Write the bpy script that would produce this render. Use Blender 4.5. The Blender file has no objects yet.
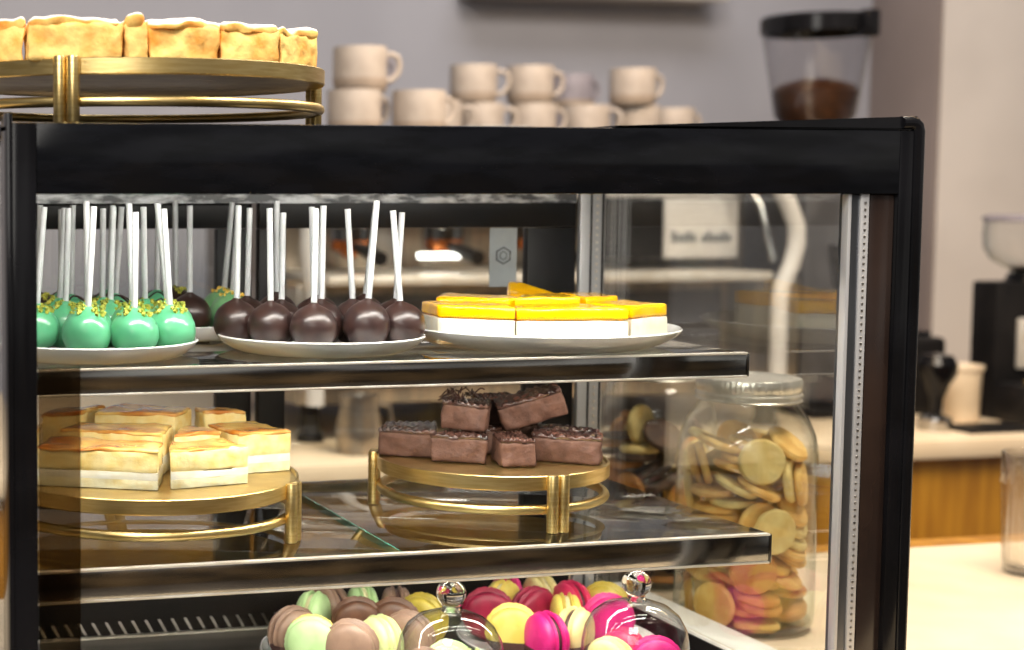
import bpy, bmesh, math, random
from mathutils import Vector, Matrix, Quaternion, noise

random.seed(11)
S = bpy.context.scene
COL = S.collection
PI = math.pi

# ------------------------------------------------------------------ colours and materials
def lin(c):
    def f(v):
        v /= 255.0
        return v / 12.92 if v <= .04045 else ((v + .055) / 1.055) ** 2.4
    return (f(c[0]), f(c[1]), f(c[2]), 1.0)

def new_mat(name):
    m = bpy.data.materials.new(name)
    m.use_nodes = True
    nt = m.node_tree
    nt.nodes.clear()
    out = nt.nodes.new('ShaderNodeOutputMaterial')
    return m, nt, out

def pm(name, c1, c2=None, scale=40, rough=.5, metal=0, bump=0, bscale=None, coat=0, emit=None, estr=0,
       ramp=(.4, .6), detail=3, stretch=None, sss=0, rrange=None):
    m, nt, out = new_mat(name)
    b = nt.nodes.new('ShaderNodeBsdfPrincipled')
    nt.links.new(b.outputs[0], out.inputs[0])
    b.inputs['Base Color'].default_value = lin(c1)
    b.inputs['Roughness'].default_value = rough
    b.inputs['Metallic'].default_value = metal
    b.inputs['Coat Weight'].default_value = coat
    b.inputs['Coat Roughness'].default_value = .05
    if sss:
        b.inputs['Subsurface Weight'].default_value = sss
        b.inputs['Subsurface Radius'].default_value = (.006, .004, .002)
        b.inputs['Subsurface Scale'].default_value = 1.0
    if emit:
        b.inputs['Emission Color'].default_value = lin(emit)
        b.inputs['Emission Strength'].default_value = estr
    tc = nt.nodes.new('ShaderNodeTexCoord')
    vec = tc.outputs['Object']
    if stretch:
        mp = nt.nodes.new('ShaderNodeMapping')
        mp.inputs['Scale'].default_value = stretch
        nt.links.new(vec, mp.inputs['Vector'])
        vec = mp.outputs[0]
    if c2 or rrange:
        n = nt.nodes.new('ShaderNodeTexNoise')
        n.inputs['Scale'].default_value = scale
        n.inputs['Detail'].default_value = detail
        nt.links.new(vec, n.inputs['Vector'])
        if c2:
            r = nt.nodes.new('ShaderNodeValToRGB')
            r.color_ramp.elements[0].position = ramp[0]
            r.color_ramp.elements[1].position = ramp[1]
            r.color_ramp.elements[0].color = lin(c1)
            r.color_ramp.elements[1].color = lin(c2)
            nt.links.new(n.outputs['Fac'], r.inputs[0])
            nt.links.new(r.outputs[0], b.inputs['Base Color'])
        if rrange:
            mr = nt.nodes.new('ShaderNodeMapRange')
            mr.inputs[3].default_value, mr.inputs[4].default_value = rrange
            nt.links.new(n.outputs['Fac'], mr.inputs[0])
            nt.links.new(mr.outputs[0], b.inputs['Roughness'])
    if bump:
        n2 = nt.nodes.new('ShaderNodeTexNoise')
        n2.inputs['Scale'].default_value = bscale or scale * 3
        n2.inputs['Detail'].default_value = 4
        nt.links.new(vec, n2.inputs['Vector'])
        bp = nt.nodes.new('ShaderNodeBump')
        bp.inputs['Strength'].default_value = bump
        bp.inputs['Distance'].default_value = .001
        nt.links.new(n2.outputs['Fac'], bp.inputs['Height'])
        nt.links.new(bp.outputs[0], b.inputs['Normal'])
    return m

def glass_mat(name, tint=(1, 1, 1), edge=None, f0=.045, power=5, rough=0.0, top=.96):
    """thin clear glass: transparent with a Schlick reflection"""
    m, nt, out = new_mat(name)
    lw = nt.nodes.new('ShaderNodeLayerWeight')
    lw.inputs['Blend'].default_value = .5
    pw = nt.nodes.new('ShaderNodeMath'); pw.operation = 'POWER'
    pw.inputs[1].default_value = power
    nt.links.new(lw.outputs['Facing'], pw.inputs[0])
    ma = nt.nodes.new('ShaderNodeMath'); ma.operation = 'MULTIPLY_ADD'
    ma.inputs[1].default_value = top - f0
    ma.inputs[2].default_value = f0
    nt.links.new(pw.outputs[0], ma.inputs[0])
    t = nt.nodes.new('ShaderNodeBsdfTransparent')
    t.inputs[0].default_value = (*tint, 1)
    if edge:
        mx = nt.nodes.new('ShaderNodeMixRGB')
        mx.inputs[1].default_value = (*tint, 1)
        mx.inputs[2].default_value = (*edge, 1)
        p2 = nt.nodes.new('ShaderNodeMath'); p2.operation = 'POWER'
        p2.inputs[1].default_value = 3
        nt.links.new(lw.outputs['Facing'], p2.inputs[0])
        nt.links.new(p2.outputs[0], mx.inputs[0])
        nt.links.new(mx.outputs[0], t.inputs[0])
    g = nt.nodes.new('ShaderNodeBsdfGlossy')
    g.inputs['Roughness'].default_value = rough
    mix = nt.nodes.new('ShaderNodeMixShader')
    nt.links.new(ma.outputs[0], mix.inputs[0])
    nt.links.new(t.outputs[0], mix.inputs[1])
    nt.links.new(g.outputs[0], mix.inputs[2])
    nt.links.new(mix.outputs[0], out.inputs[0])
    return m

def solid_glass(name, col=(1, 1, 1), ior=1.45):
    m, nt, out = new_mat(name)
    g = nt.nodes.new('ShaderNodeBsdfGlass')
    g.inputs['Color'].default_value = (*col, 1)
    g.inputs['IOR'].default_value = ior
    g.inputs['Roughness'].default_value = 0.0
    nt.links.new(g.outputs[0], out.inputs[0])
    return m

M = {}
M['black'] = pm('black_gloss', (13, 13, 15), (20, 20, 23), scale=12, rough=.16)
M['black_band'] = pm('black_printed_glass', (14, 15, 18), (19, 20, 24), scale=25, rough=.1, stretch=(1, 1, 4))
M['black_matte'] = pm('black_matte', (15, 14, 15), (24, 22, 22), scale=20, rough=.5)
M['black_frame'] = pm('black_frame', (9, 10, 12), (15, 16, 19), scale=15, rough=.42)
M['brown_strip'] = pm('brown_tinted_strip', (36, 27, 24), (48, 36, 31), scale=10, rough=.2)
M['led_glint'] = pm('painted_led_glint', (60, 62, 66), (226, 228, 232), scale=70, rough=.3, ramp=(.42, .62), detail=5, stretch=(.5, 1, 1.5))  # speckled greys painted as a reflected LED line
M['chrome'] = pm('chrome', (150, 148, 145), (180, 178, 174), scale=8, rough=.1, metal=1, rrange=(.06, .16))
M['chrome_lip'] = pm('bright_lip', (225, 215, 200), (240, 235, 225), scale=30, rough=.3, metal=.55)
M['silver'] = pm('silver_profile', (190, 190, 192), (206, 206, 208), scale=50, rough=.4, metal=.5, stretch=(1, 1, .1))
M['steel'] = pm('brushed_steel', (140, 138, 136), (165, 162, 158), scale=60, rough=.3, metal=1, stretch=(.1, 1, 1))
M['dark_steel'] = pm('dark_steel', (88, 90, 94), (112, 114, 118), scale=40, rough=.3, metal=.8, stretch=(1, 1, .1))
M['white_rail'] = pm('pale_rail', (205, 203, 196), (220, 218, 212), scale=20, rough=.3)
M['brass'] = pm('brushed_brass', (214, 184, 118), (228, 202, 140), scale=40, rough=.33, metal=1, stretch=(1, 1, 12), bump=.1, bscale=150)
M['porcelain'] = pm('white_porcelain', (228, 228, 226), (236, 236, 235), scale=20, rough=.15, coat=.4)
M['pane'] = glass_mat('clear_pane', (.97, .985, .98), f0=.055, power=2.9)
M['front_pane'] = glass_mat('front_pane', (.985, .99, .99), f0=.015, top=.6)
M['shelf_glass'] = glass_mat('shelf_glass', (.88, .91, .90), f0=.08, power=3.0, top=.9)
M['jar_glass'] = glass_mat('jar_glass', (.985, .99, .985), edge=(.30, .38, .34), f0=.05, power=3.5)
M['tumbler_glass'] = glass_mat('fluted_glass', (.97, .96, .94), edge=(.55, .5, .44), f0=.1, power=2.5, rough=.03)
M['dome_glass'] = glass_mat('dome_glass', (.985, .985, .985), edge=(.35, .38, .38), f0=.04, power=3)
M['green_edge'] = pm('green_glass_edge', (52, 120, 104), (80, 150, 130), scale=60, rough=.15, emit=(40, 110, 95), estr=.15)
M['tint'] = glass_mat('dimming_sheet', (.50, .44, .36), f0=.02)  # darkens whatever is seen through it
M['knob_glass'] = solid_glass('solid_clear_glass')
M['smoke_hopper'] = glass_mat('hopper_plastic', (.86, .85, .86), edge=(.45, .45, .47), f0=.05)

M['stick'] = pm('paper_stick', (186, 188, 190), (202, 204, 206), scale=30, rough=.5)
M['green_coat'] = pm('mint_green_coating', (82, 162, 118), (96, 174, 130), scale=30, rough=.28, coat=.25, sss=.1)
M['pale_green_coat'] = pm('pale_green_coating', (120, 178, 122), (140, 190, 134), scale=30, rough=.3, coat=.2)
M['choc_coat'] = pm('dark_chocolate_coating', (40, 25, 24), (54, 35, 31), scale=60, rough=.34, coat=.1, bump=.12, bscale=40)
M['pistachio'] = pm('chopped_pistachio', (128, 140, 38), (196, 190, 80), scale=200, rough=.7)
M['yellow_crumb'] = pm('yellow_crumb', (226, 178, 60), (250, 214, 110), scale=200, rough=.7)
M['drizzle'] = pm('chocolate_drizzle', (48, 32, 30), (62, 42, 38), scale=80, rough=.3)

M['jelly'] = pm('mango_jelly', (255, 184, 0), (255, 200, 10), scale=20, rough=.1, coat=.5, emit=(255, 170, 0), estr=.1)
M['cream'] = pm('cream_filling', (246, 242, 226), (242, 234, 208), scale=60, rough=.6, bump=.3, bscale=150)
M['crust'] = pm('biscuit_base', (226, 186, 128), (240, 212, 164), scale=300, rough=.8, bump=.5, bscale=400)
M['sponge_pale'] = pm('pale_sponge', (248, 238, 196), (240, 216, 146), scale=90, rough=.75, bump=.5, bscale=250, ramp=(.4, .75))
M['sponge_pale_b'] = pm('pale_sponge_layer', (238, 218, 156), (230, 194, 104), scale=90, rough=.75, bump=.4, bscale=250, ramp=(.4, .75))
M['caramel'] = pm('caramel_glaze', (188, 112, 36), (240, 204, 118), scale=24, rough=.22, coat=.3, ramp=(.38, .64))
M['sponge'] = pm('yellow_sponge', (252, 214, 128), (228, 148, 44), scale=48, rough=.8, bump=.8, bscale=220, ramp=(.46, .74), detail=5)
M['sugar'] = pm('powdered_sugar', (246, 236, 226), (244, 176, 84), scale=60, rough=.85, bump=.4, bscale=200, ramp=(.52, .68))
M['brownie'] = pm('brownie_crumb', (112, 78, 64), (78, 50, 40), scale=130, rough=.65, bump=.9, bscale=260, ramp=(.35, .8))
M['icing'] = pm('chocolate_icing', (42, 26, 25), (92, 62, 54), scale=70, rough=.2, coat=.4, bump=.8, bscale=180)
M['shaving'] = pm('chocolate_shaving', (40, 24, 24), (60, 36, 34), scale=60, rough=.3)

def sugar_mat():
    m = pm('powdered_sugar', (250, 206, 116), (222, 138, 40), scale=45, rough=.85, bump=.8, bscale=200, ramp=(.42, .68), detail=5)
    nt = m.node_tree
    b = [n for n in nt.nodes if n.type == 'BSDF_PRINCIPLED'][0]
    src = b.inputs['Base Color'].links[0].from_socket
    g = nt.nodes.new('ShaderNodeNewGeometry'); sp = nt.nodes.new('ShaderNodeSeparateXYZ')
    nt.links.new(g.outputs['Normal'], sp.inputs[0])
    tc = nt.nodes.new('ShaderNodeTexCoord'); n = nt.nodes.new('ShaderNodeTexNoise'); n.inputs['Scale'].default_value = 60; n.inputs['Detail'].default_value = 5
    nt.links.new(tc.outputs['Object'], n.inputs['Vector'])
    ad = nt.nodes.new('ShaderNodeMath'); ad.operation = 'MULTIPLY_ADD'; ad.inputs[1].default_value = .9; nt.links.new(n.outputs['Fac'], ad.inputs[0]); nt.links.new(sp.outputs['Z'], ad.inputs[2])
    mr = nt.nodes.new('ShaderNodeMapRange'); mr.inputs[1].default_value = .68; mr.inputs[2].default_value = 1.08
    nt.links.new(ad.outputs[0], mr.inputs[0])
    mx = nt.nodes.new('ShaderNodeMixRGB'); mx.inputs[2].default_value = lin((246, 238, 232))
    nt.links.new(mr.outputs[0], mx.inputs[0]); nt.links.new(src, mx.inputs[1]); nt.links.new(mx.outputs[0], b.inputs['Base Color'])
    return m
M['sugar'] = sugar_mat()
def macmat(n, a, b): return pm(n, a, b, scale=70, rough=.42, bump=.06, bscale=160)
M['mac_brown'] = macmat('macaron_taupe', (142, 114, 98), (154, 124, 106))
M['mac_green'] = macmat('macaron_pistachio', (206, 214, 146), (216, 224, 162))
M['mac_mint'] = macmat('macaron_pale_green', (186, 220, 156), (198, 228, 170))
M['mac_yellow'] = macmat('macaron_lemon', (228, 204, 96), (236, 214, 116))
M['mac_cream'] = macmat('macaron_cream', (228, 212, 146), (234, 220, 160))
M['mac_pink'] = macmat('macaron_hot_pink', (206, 28, 118), (220, 44, 132))
M['mac_red'] = macmat('macaron_raspberry', (142, 20, 58), (160, 28, 66))
M['mac_rose'] = macmat('macaron_rose_red', (206, 40, 90), (220, 54, 100))
M['mac_olive'] = macmat('macaron_olive', (178, 158, 58), (196, 176, 76))
M['mac_choc'] = macmat('macaron_chocolate', (92, 60, 44), (108, 72, 52))
M['fill_cream'] = pm('buttercream', (226, 214, 170), (236, 226, 190), scale=80, rough=.5)
M['fill_choc'] = pm('ganache', (70, 44, 42), (84, 54, 50), scale=80, rough=.4)
M['fill_pink'] = pm('berry_filling', (120, 30, 60), (140, 44, 76), scale=80, rough=.5)

M['cookie'] = pm('golden_cookie', (236, 196, 118), (212, 156, 74), scale=60, rough=.75, bump=.5, bscale=200, ramp=(.35, .75))
M['cookie_pale'] = pm('pale_cookie', (228, 206, 140), (206, 174, 100), scale=60, rough=.75, bump=.5, bscale=200, ramp=(.35, .75))
M['cookie_brown'] = pm('toasted_cookie', (206, 146, 72), (178, 112, 50), scale=60, rough=.75, bump=.5, bscale=200, ramp=(.35, .75))
M['cookie_dark'] = pm('cocoa_cookie', (84, 56, 38), (62, 40, 28), scale=80, rough=.7, bump=.5, bscale=200)
M['lid_metal'] = pm('jar_lid_metal', (186, 184, 176), (210, 206, 196), scale=80, rough=.32, metal=.75)

M['mug'] = pm('stoneware_mug', (160, 148, 138), (170, 158, 148), scale=30, rough=.6, bump=.1, bscale=200)
M['mug_grey'] = pm('grey_stoneware_mug', (122, 116, 124), (132, 126, 134), scale=30, rough=.6)
M['mug_low'] = pm('raw_clay_band', (150, 134, 120), (160, 144, 130), scale=30, rough=.8)
M['mug_dark'] = pm('dark_handle', (64, 60, 62), (78, 74, 76), scale=30, rough=.4)
M['beans'] = pm('coffee_beans', (40, 24, 15), (76, 46, 26), scale=200, rough=.4, bump=.8, bscale=160)
M['machine_white'] = pm('white_enamel', (196, 192, 188), (206, 202, 198), scale=10, rough=.25)
M['machine_grey'] = pm('machine_grey', (72, 70, 72), (88, 86, 88), scale=12, rough=.3)
M['warm_steel'] = pm('warm_steel', (132, 126, 120), (160, 148, 134), scale=12, rough=.3, metal=.8, stretch=(6, 1, .3))
M['copper'] = pm('copper', (190, 110, 60), (210, 130, 76), scale=20, rough=.25, metal=1)
M['beige_plastic'] = pm('beige_ceramic', (206, 186, 158), (214, 196, 170), scale=20, rough=.4)
M['wall'] = pm('grey_lilac_plaster', (142, 142, 150), (148, 148, 156), scale=3, rough=.8)
M['pillar'] = pm('beige_plaster', (192, 184, 178), (200, 192, 186), scale=3, rough=.8)
M['taupe'] = pm('taupe_panel', (124, 112, 108), (132, 120, 116), scale=3, rough=.7)
M['counter'] = pm('warm_white_stone', (226, 208, 180), (206, 184, 150), scale=9, rough=.35, ramp=(.35, .8), detail=6)
M['counter_edge'] = pm('beige_worktop', (222, 200, 168), (230, 210, 180), scale=9, rough=.4)
M['wood'] = pm('ochre_wood', (172, 120, 30), (146, 96, 20), scale=6, rough=.45, stretch=(6, 6, .6), detail=6)
M['reflection_wood'] = pm('patchy_reflection_wood', (46, 40, 36), (176, 148, 108), scale=2.2, rough=.5, stretch=(1.4, 1, .5), ramp=(.4, .66), detail=3)  # patchy browns meant to be mirrored in the shelf rails
M['floor'] = pm('grey_floor', (120, 112, 104), (100, 92, 86), scale=3, rough=.5)
M['led_glow'] = pm('reflected_led_glow', (250, 250, 250), rough=.4, emit=(255, 252, 245), estr=6)  # glow standing in for a reflected LED strip
M['sticker'] = pm('grey_sticker', (150, 156, 158), (160, 166, 168), scale=30, rough=.5)
M['ink'] = pm('grey_ink', (84, 88, 92), (92, 96, 100), scale=30, rough=.6)

for k in ('black', 'black_band', 'black_frame', 'black_matte'):
    for nd in M[k].node_tree.nodes:
        if nd.type == 'BSDF_PRINCIPLED': nd.inputs['Specular IOR Level'].default_value = .22

# ------------------------------------------------------------------ mesh helpers
def link(name, bm, mat, parent=None, loc=(0, 0, 0), rot=(0, 0, 0), sharp=35):
    me = bpy.data.meshes.new(name)
    bmesh.ops.recalc_face_normals(bm, faces=bm.faces)
    bm.to_mesh(me); bm.free()
    mats = mat if isinstance(mat, (list, tuple)) else [mat]
    for m in mats: me.materials.append(M[m])
    me.polygons.foreach_set('use_smooth', [True] * len(me.polygons))
    me.set_sharp_from_angle(angle=math.radians(sharp))
    o = bpy.data.objects.new(name, me)
    COL.objects.link(o)
    o.parent = parent
    o.location = loc; o.rotation_euler = rot
    return o

def tag(o, label, cat, group=None):
    o['label'] = label; o['category'] = cat
    if group: o['group'] = group
    return o

def thing(name, label, cat, loc=(0, 0, 0), rotz=0, group=None):
    o = bpy.data.objects.new(name, None)
    COL.objects.link(o)
    o.empty_display_size = .01
    o.location = loc; o.rotation_euler = (0, 0, rotz)
    return tag(o, label, cat, group)

def struct(name, bm, mat, parent=None):
    o = link(name, bm, mat, parent)
    if parent is None: o['kind'] = 'structure'
    return o

def dup(root, label, group, loc, rot=(0, 0, 0), scale=None):
    r = root.copy(); COL.objects.link(r)
    r.location = loc; r.rotation_euler = rot
    if scale: r.scale = scale
    r['label'] = label
    if group: r['group'] = group
    for ch in list(root.children):
        c = ch.copy(); COL.objects.link(c); c.parent = r
        for g in ch.children:
            d = g.copy(); COL.objects.link(d); d.parent = c
    return r

def box(bm, lo, hi, bev=0, seg=2, mi=0):
    r = bmesh.ops.create_cube(bm, size=1)
    vs = r['verts']
    for v in vs:
        v.co = Vector([lo[i] + (v.co[i] + .5) * (hi[i] - lo[i]) for i in range(3)])
    if bev:
        es = list({e for v in vs for e in v.link_edges})
        rr = bmesh.ops.bevel(bm, geom=es, offset=bev, segments=seg, affect='EDGES', profile=.5)
    if mi:
        for f in {f for v in vs if v.is_valid for f in v.link_faces}: f.material_index = mi
    return bm

def B(lo, hi, bev=0, seg=2):
    return box(bmesh.new(), lo, hi, bev, seg)

def lathe(bm, prof, seg=48, c=(0, 0, 0), mi=0, rfun=None):
    rings = []
    for (r, z) in prof:
        if r <= 1e-6:
            rings.append([bm.verts.new((c[0], c[1], c[2] + z))])
        else:
            ring = []
            for k in range(seg):
                a = 2 * PI * k / seg
                q = r * (rfun(a, z) if rfun else 1)
                ring.append(bm.verts.new((c[0] + q * math.cos(a), c[1] + q * math.sin(a), c[2] + z)))
            rings.append(ring)
    for A, C in zip(rings, rings[1:]):
        for k in range(seg):
            k2 = (k + 1) % seg
            if len(A) == 1 and len(C) == 1: continue
            if len(A) == 1: f = bm.faces.new((A[0], C[k2], C[k]))
            elif len(C) == 1: f = bm.faces.new((A[k], A[k2], C[0]))
            else: f = bm.faces.new((A[k], A[k2], C[k2], C[k]))
            f.material_index = mi
    return bm

def LA(prof, seg=48, **k):
    return lathe(bmesh.new(), prof, seg, **k)

def tube(bm, pts, r, seg=12, closed=False, rend=None, mi=0):
    pts = [Vector(p) for p in pts]
    n = len(pts)
    rings = []
    up0 = None
    for i, p in enumerate(pts):
        a = pts[(i - 1) % n] if (closed or i > 0) else p
        b = pts[(i + 1) % n] if (closed or i < n - 1) else p
        t = (b - a).normalized()
        if up0 is None:
            up0 = t.orthogonal().normalized()
        x = (up0 - t * up0.dot(t)).normalized(); up0 = x
        y = t.cross(x)
        rr = r if rend is None else r + (rend - r) * i / max(1, n - 1)
        rings.append([bm.verts.new(p + (x * math.cos(2 * PI * k / seg) + y * math.sin(2 * PI * k / seg)) * rr) for k in range(seg)])
    pairs = list(zip(rings, rings[1:])) + ([(rings[-1], rings[0])] if closed else [])
    for A, C in pairs:
        off = 0
        if closed and A is rings[-1]:
            off = min(range(seg), key=lambda s: (A[0].co - C[s].co).length)
        for k in range(seg):
            f = bm.faces.new((A[k], A[(k + 1) % seg], C[(k + 1 + off) % seg], C[(k + off) % seg]))
            f.material_index = mi
    if not closed:
        for R in (rings[0], rings[-1]):
            f = bm.faces.new(R); f.material_index = mi
    return bm

def sphere(bm, c, r, u=24, v=14, fun=None, sc=(1, 1, 1), mi=0):
    x = bmesh.ops.create_uvsphere(bm, u_segments=u, v_segments=v, radius=1)
    for w in x['verts']:
        d = w.co.normalized()
        q = r * (fun(d) if fun else 1)
        w.co = Vector((c[0] + d.x * q * sc[0], c[1] + d.y * q * sc[1], c[2] + d.z * q * sc[2]))
    if mi:
        for f in {f for w in x['verts'] for f in w.link_faces}: f.material_index = mi
    return bm

def brick(corners, z0, z1, r=.003, n=(10, 8, 6), amp=.0006, seed=0, fr=120, topfun=None):
    """a cut block of cake: four floor corners, rounded edges, crumbly faces"""
    bm = bmesh.new()
    c = [Vector((x, y, 0)) for x, y in corners]
    Lx = ((c[1] - c[0]).length + (c[2] - c[3]).length) / 2
    Ly = ((c[3] - c[0]).length + (c[2] - c[1]).length) / 2
    Lz = z1 - z0
    rr = min(r, Lx * .45, Ly * .45, Lz * .45)
    keys = {}
    def pt(i, j, k):
        key = (i, j, k)
        if key in keys: return keys[key]
        def g(t, L, m):           # denser near the edges
            t = t / m
            return t
        p = Vector((g(i, Lx, n[0]) * Lx, g(j, Ly, n[1]) * Ly, g(k, Lz, n[2]) * Lz))
        q = Vector((min(max(p.x, rr), Lx - rr), min(max(p.y, rr), Ly - rr), min(max(p.z, rr), Lz - rr)))
        d = p - q
        if d.length > 1e-9:
            p = q + d.normalized() * rr
        s, t = p.x / Lx, p.y / Ly
        w = c[0] * (1 - s) * (1 - t) + c[1] * s * (1 - t) + c[2] * s * t + c[3] * (1 - s) * t
        w.z = z0 + p.z
        nv = noise.noise_vector(Vector((w.x * fr + seed * 7.3, w.y * fr, w.z * fr)))
        nv2 = noise.noise_vector(Vector((w.x * fr * .35 + seed * 3.1, w.y * fr * .35, w.z * fr * .35)))
        e = (nv * amp + nv2 * amp * 1.5)
        if k == 0: e.z = 0
        w += e
        if topfun and k == n[2]: w.z += topfun(s, t)
        keys[key] = bm.verts.new(w)
        return keys[key]
    def quad(a, b, cc, d):
        bm.faces.new((pt(*a), pt(*b), pt(*cc), pt(*d)))
    X, Y, Z = n
    for i in range(X):
        for j in range(Y):
            quad((i, j, 0), (i, j + 1, 0), (i + 1, j + 1, 0), (i + 1, j, 0))
            quad((i, j, Z), (i + 1, j, Z), (i + 1, j + 1, Z), (i, j + 1, Z))
        for k in range(Z):
            quad((i, 0, k), (i + 1, 0, k), (i + 1, 0, k + 1), (i, 0, k + 1))
            quad((i, Y, k), (i, Y, k + 1), (i + 1, Y, k + 1), (i + 1, Y, k))
    for j in range(Y):
        for k in range(Z):
            quad((0, j, k), (0, j, k + 1), (0, j + 1, k + 1), (0, j + 1, k))
            quad((X, j, k), (X, j + 1, k), (X, j + 1, k + 1), (X, j, k + 1))
    return bm

def rowlabels(items, fmt, rows):
    """items: list of (u, w); gives each a label from its row (front to back) and its place in the row"""
    o = sorted(range(len(items)), key=lambda i: items[i][1])
    res = {}
    k = 0
    for rn, cnt in rows:
        sel = sorted(o[k:k + cnt], key=lambda i: items[i][0]); k += cnt
        for q, i in enumerate(sel):
            m = len(sel)
            od = ['leftmost', 'second from left', 'third from left', 'fourth from left', 'fifth from left', 'sixth from left'][q]
            if m > 2 and q == m - 1: od = 'rightmost'
            if m == 2: od = ['left one', 'right one'][q]
            if m == 1: od = 'only one'
            res[i] = fmt.format(od=od, row=rn)
    return res
# ================================================================== the setting
CZ = -.05                                    # counter height; z = 0 lies 5 cm above it
struct('floor', B((-4, -3.2, -1.0), (5.2, 2.75, -.96)), 'floor')
struct('wall_back', B((-4, 2.65, -.96), (2.86, 2.75, 2.2)), 'wall')
struct('wall_right', B((2.7005, 2.40, -.96), (5.2, 2.75, 2.2), .01), 'pillar')
struct('reflection_wall', B((-4, -3.3, -.96), (5.2, -3.2, .36)), 'reflection_wood')  # unseen low wall added so the chrome rails reflect brown
struct('trim_1', B((2.688, 2.395, -.96), (2.6995, 2.65, 2.2), .002), 'taupe')
struct('trim_2', B((1.50, 2.52, .874), (2.18, 2.65, .94), .006), 'machine_white')
o = link('serving_counter', B((-1.6, -.16, CZ - .04), (2.7, .62, CZ), .003), 'counter')
tag(o, 'pale warm stone counter carrying the black pastry display case', 'counter')
link('cabinet_body', B((-1.55, -.10, -.96), (2.65, .52, CZ - .04)), 'wood', o)
link('wooden_ledge', B((.70, .52, CZ - .03), (1.50, .69, CZ - .008), .002), 'wood', o)
o = link('back_counter', B((-2.4, 1.36, CZ - .035), (3.3, 2.399, CZ), .004), 'counter_edge')
tag(o, 'beige topped back counter with ochre wooden front along the rear wall', 'counter')
bm = bmesh.new()
for k in range(5):
    box(bm, (-2.4 + k * 1.14 + .002, 1.39, -.96), (-2.4 + (k + 1) * 1.14 - .002, 1.43, CZ - .035), .003)
link('wooden_front', bm, 'wood', o)
link('cabinet_body', B((-2.4, 1.432, -.96), (3.3, 2.395, CZ - .036)), 'wood', o)

# ================================================================== the display case
case = thing('display_case', 'black framed glass pastry display case filled with cakes', 'display case', (.345, .21, CZ))
def P(name, bm, mat, parent=None, **k):
    """a part of the case, modelled in room coordinates"""
    bmesh.ops.translate(bm, verts=bm.verts, vec=(-.345, -.21, -CZ))
    if parent is not None: pass
    return link(name, bm, mat, parent or case, **k)
W0, W1 = -.022, .708
P('base_tray', B((W0, -.01, CZ), (W1, .43, -.0385), .001), 'black_matte')
P('steel_floor', B((.004, .02, -.0385), (.655, .40, -.036), .001), 'steel')
# roof with its slightly lifted front lip on the right
P('roof_panel', B((W0, -.008, .438), (.7085, .44, .447), .003), 'black')
bm = bmesh.new()
vs = [(.44, -.008, .4472), (W1 - .005, -.008, .4472), (W1 - .005, -.008, .458), (.44, -.008, .4482)]
f = [bm.verts.new(v) for v in vs]; g = [bm.verts.new((v[0], .06, v[2])) for v in vs]
bm.faces.new(f); bm.faces.new(g[::-1])
for k in range(4): bm.faces.new((f[k], g[k], g[(k + 1) % 4], f[(k + 1) % 4]))
bmesh.ops.bevel(bm, geom=bm.edges[:], offset=.0012, segments=2, affect='EDGES')
P('roof_lip', bm, 'black')
P('front_band', B((-.0008, -.0085, .397), (.6858, -.001, .4465), .0006), 'black_band')
P('light_housing', B((.0, .012, .397), (.655, .05, .438), .002), 'steel')
P('ceiling_panel', B((.0, .05, .4345), (.655, .41, .438)), 'steel')
# posts
P('front_post', B((W0 + .004, -.0085, CZ + .001), (-.001, .012, .4465), .001), 'black')
P('edge_trim', B((W0, -.010, CZ + .001), (W0 + .0042, .02, .4535), .0015), 'black')
P('front_post', B((.686, -.0085, CZ + .001), (.6985, .014, .4465), .001), 'black')
bm = bmesh.new()
pts = [(.7035, -.006, CZ + .001), (.7035, -.006, .10), (.7035, -.006, .30), (.7035, -.006, .4465), (.7025, -.006, .4500), (.7000, -.006, .4522), (.6960, -.006, .4530), (.6880, -.006, .4527)]
tube(bm, pts, .0052, 14)
P('rounded_edge_trim', bm, 'black')
P('inner_post_strip', B((.664, -.004, -.036), (.686, .012, .397), .001), 'brown_strip')
bm = B((.6435, -.004, -.036), (.662, .006, .397), .001)
led_post = P('light_profile', bm, 'dark_steel')
P('profile_edge', B((.6430, -.006, -.036), (.6462, .002, .397), .0008), 'silver', led_post)
P('diode_panel', B((.6545, -.0058, -.036), (.6620, -.0035, .397), .0005), 'silver', led_post)
bm = bmesh.new()
for k in range(80): box(bm, (.6572, -.0064, -.03 + k * .0053), (.6592, -.0054, -.0278 + k * .0053), .0003, 1)
P('diode_row', bm, 'steel', led_post)
P('rear_post', B((W0, .40, CZ + .001), (-.001, .44, .439), .002), 'black_frame')
P('rear_post', B((.6608, .407, CZ + .001), (.666, .425, .439), .001), 'silver')
rp = P('rear_light_profile', B((.6315, .396, -.036), (.6560, .4035, .4345), .001), 'silver')
P('dark_seam', B((.6562, .3955, -.036), (.6576, .404, .4345)), 'black_matte', rp)
P('groove', B((.6425, .3950, -.036), (.6442, .3962, .4345)), 'black_matte', rp)
bm = bmesh.new()
for k in range(60): box(bm, (.6490, .3952, -.03 + k * .0075), (.6512, .3962, -.0275 + k * .0075))
P('diode_row', bm, 'chrome_lip', rp)
# glass
P('front_glass', B((.0, -.001, -.036), (.6435, .002, .397)), 'front_pane')
P('dimming_strip', B((.0005, -.003, .0), (.0305, -.0015, .275)), 'tint')  # dark sheet added for the dimmer view at the pane's left edge
P('side_glass', B((.658, .014, -.013), (.6605, .405, .4345)), 'pane')
P('side_glass', B((-.0035, .012, -.036), (-.001, .40, .4345)), 'pane')
P('side_rail', B((.658, .014, CZ + .001), (.70, .405, -.0135), .0015), 'white_rail')
P('side_rail_grille', B((.6562, .014, -.036), (.6578, .40, -.0165)), 'black_matte')
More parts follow.
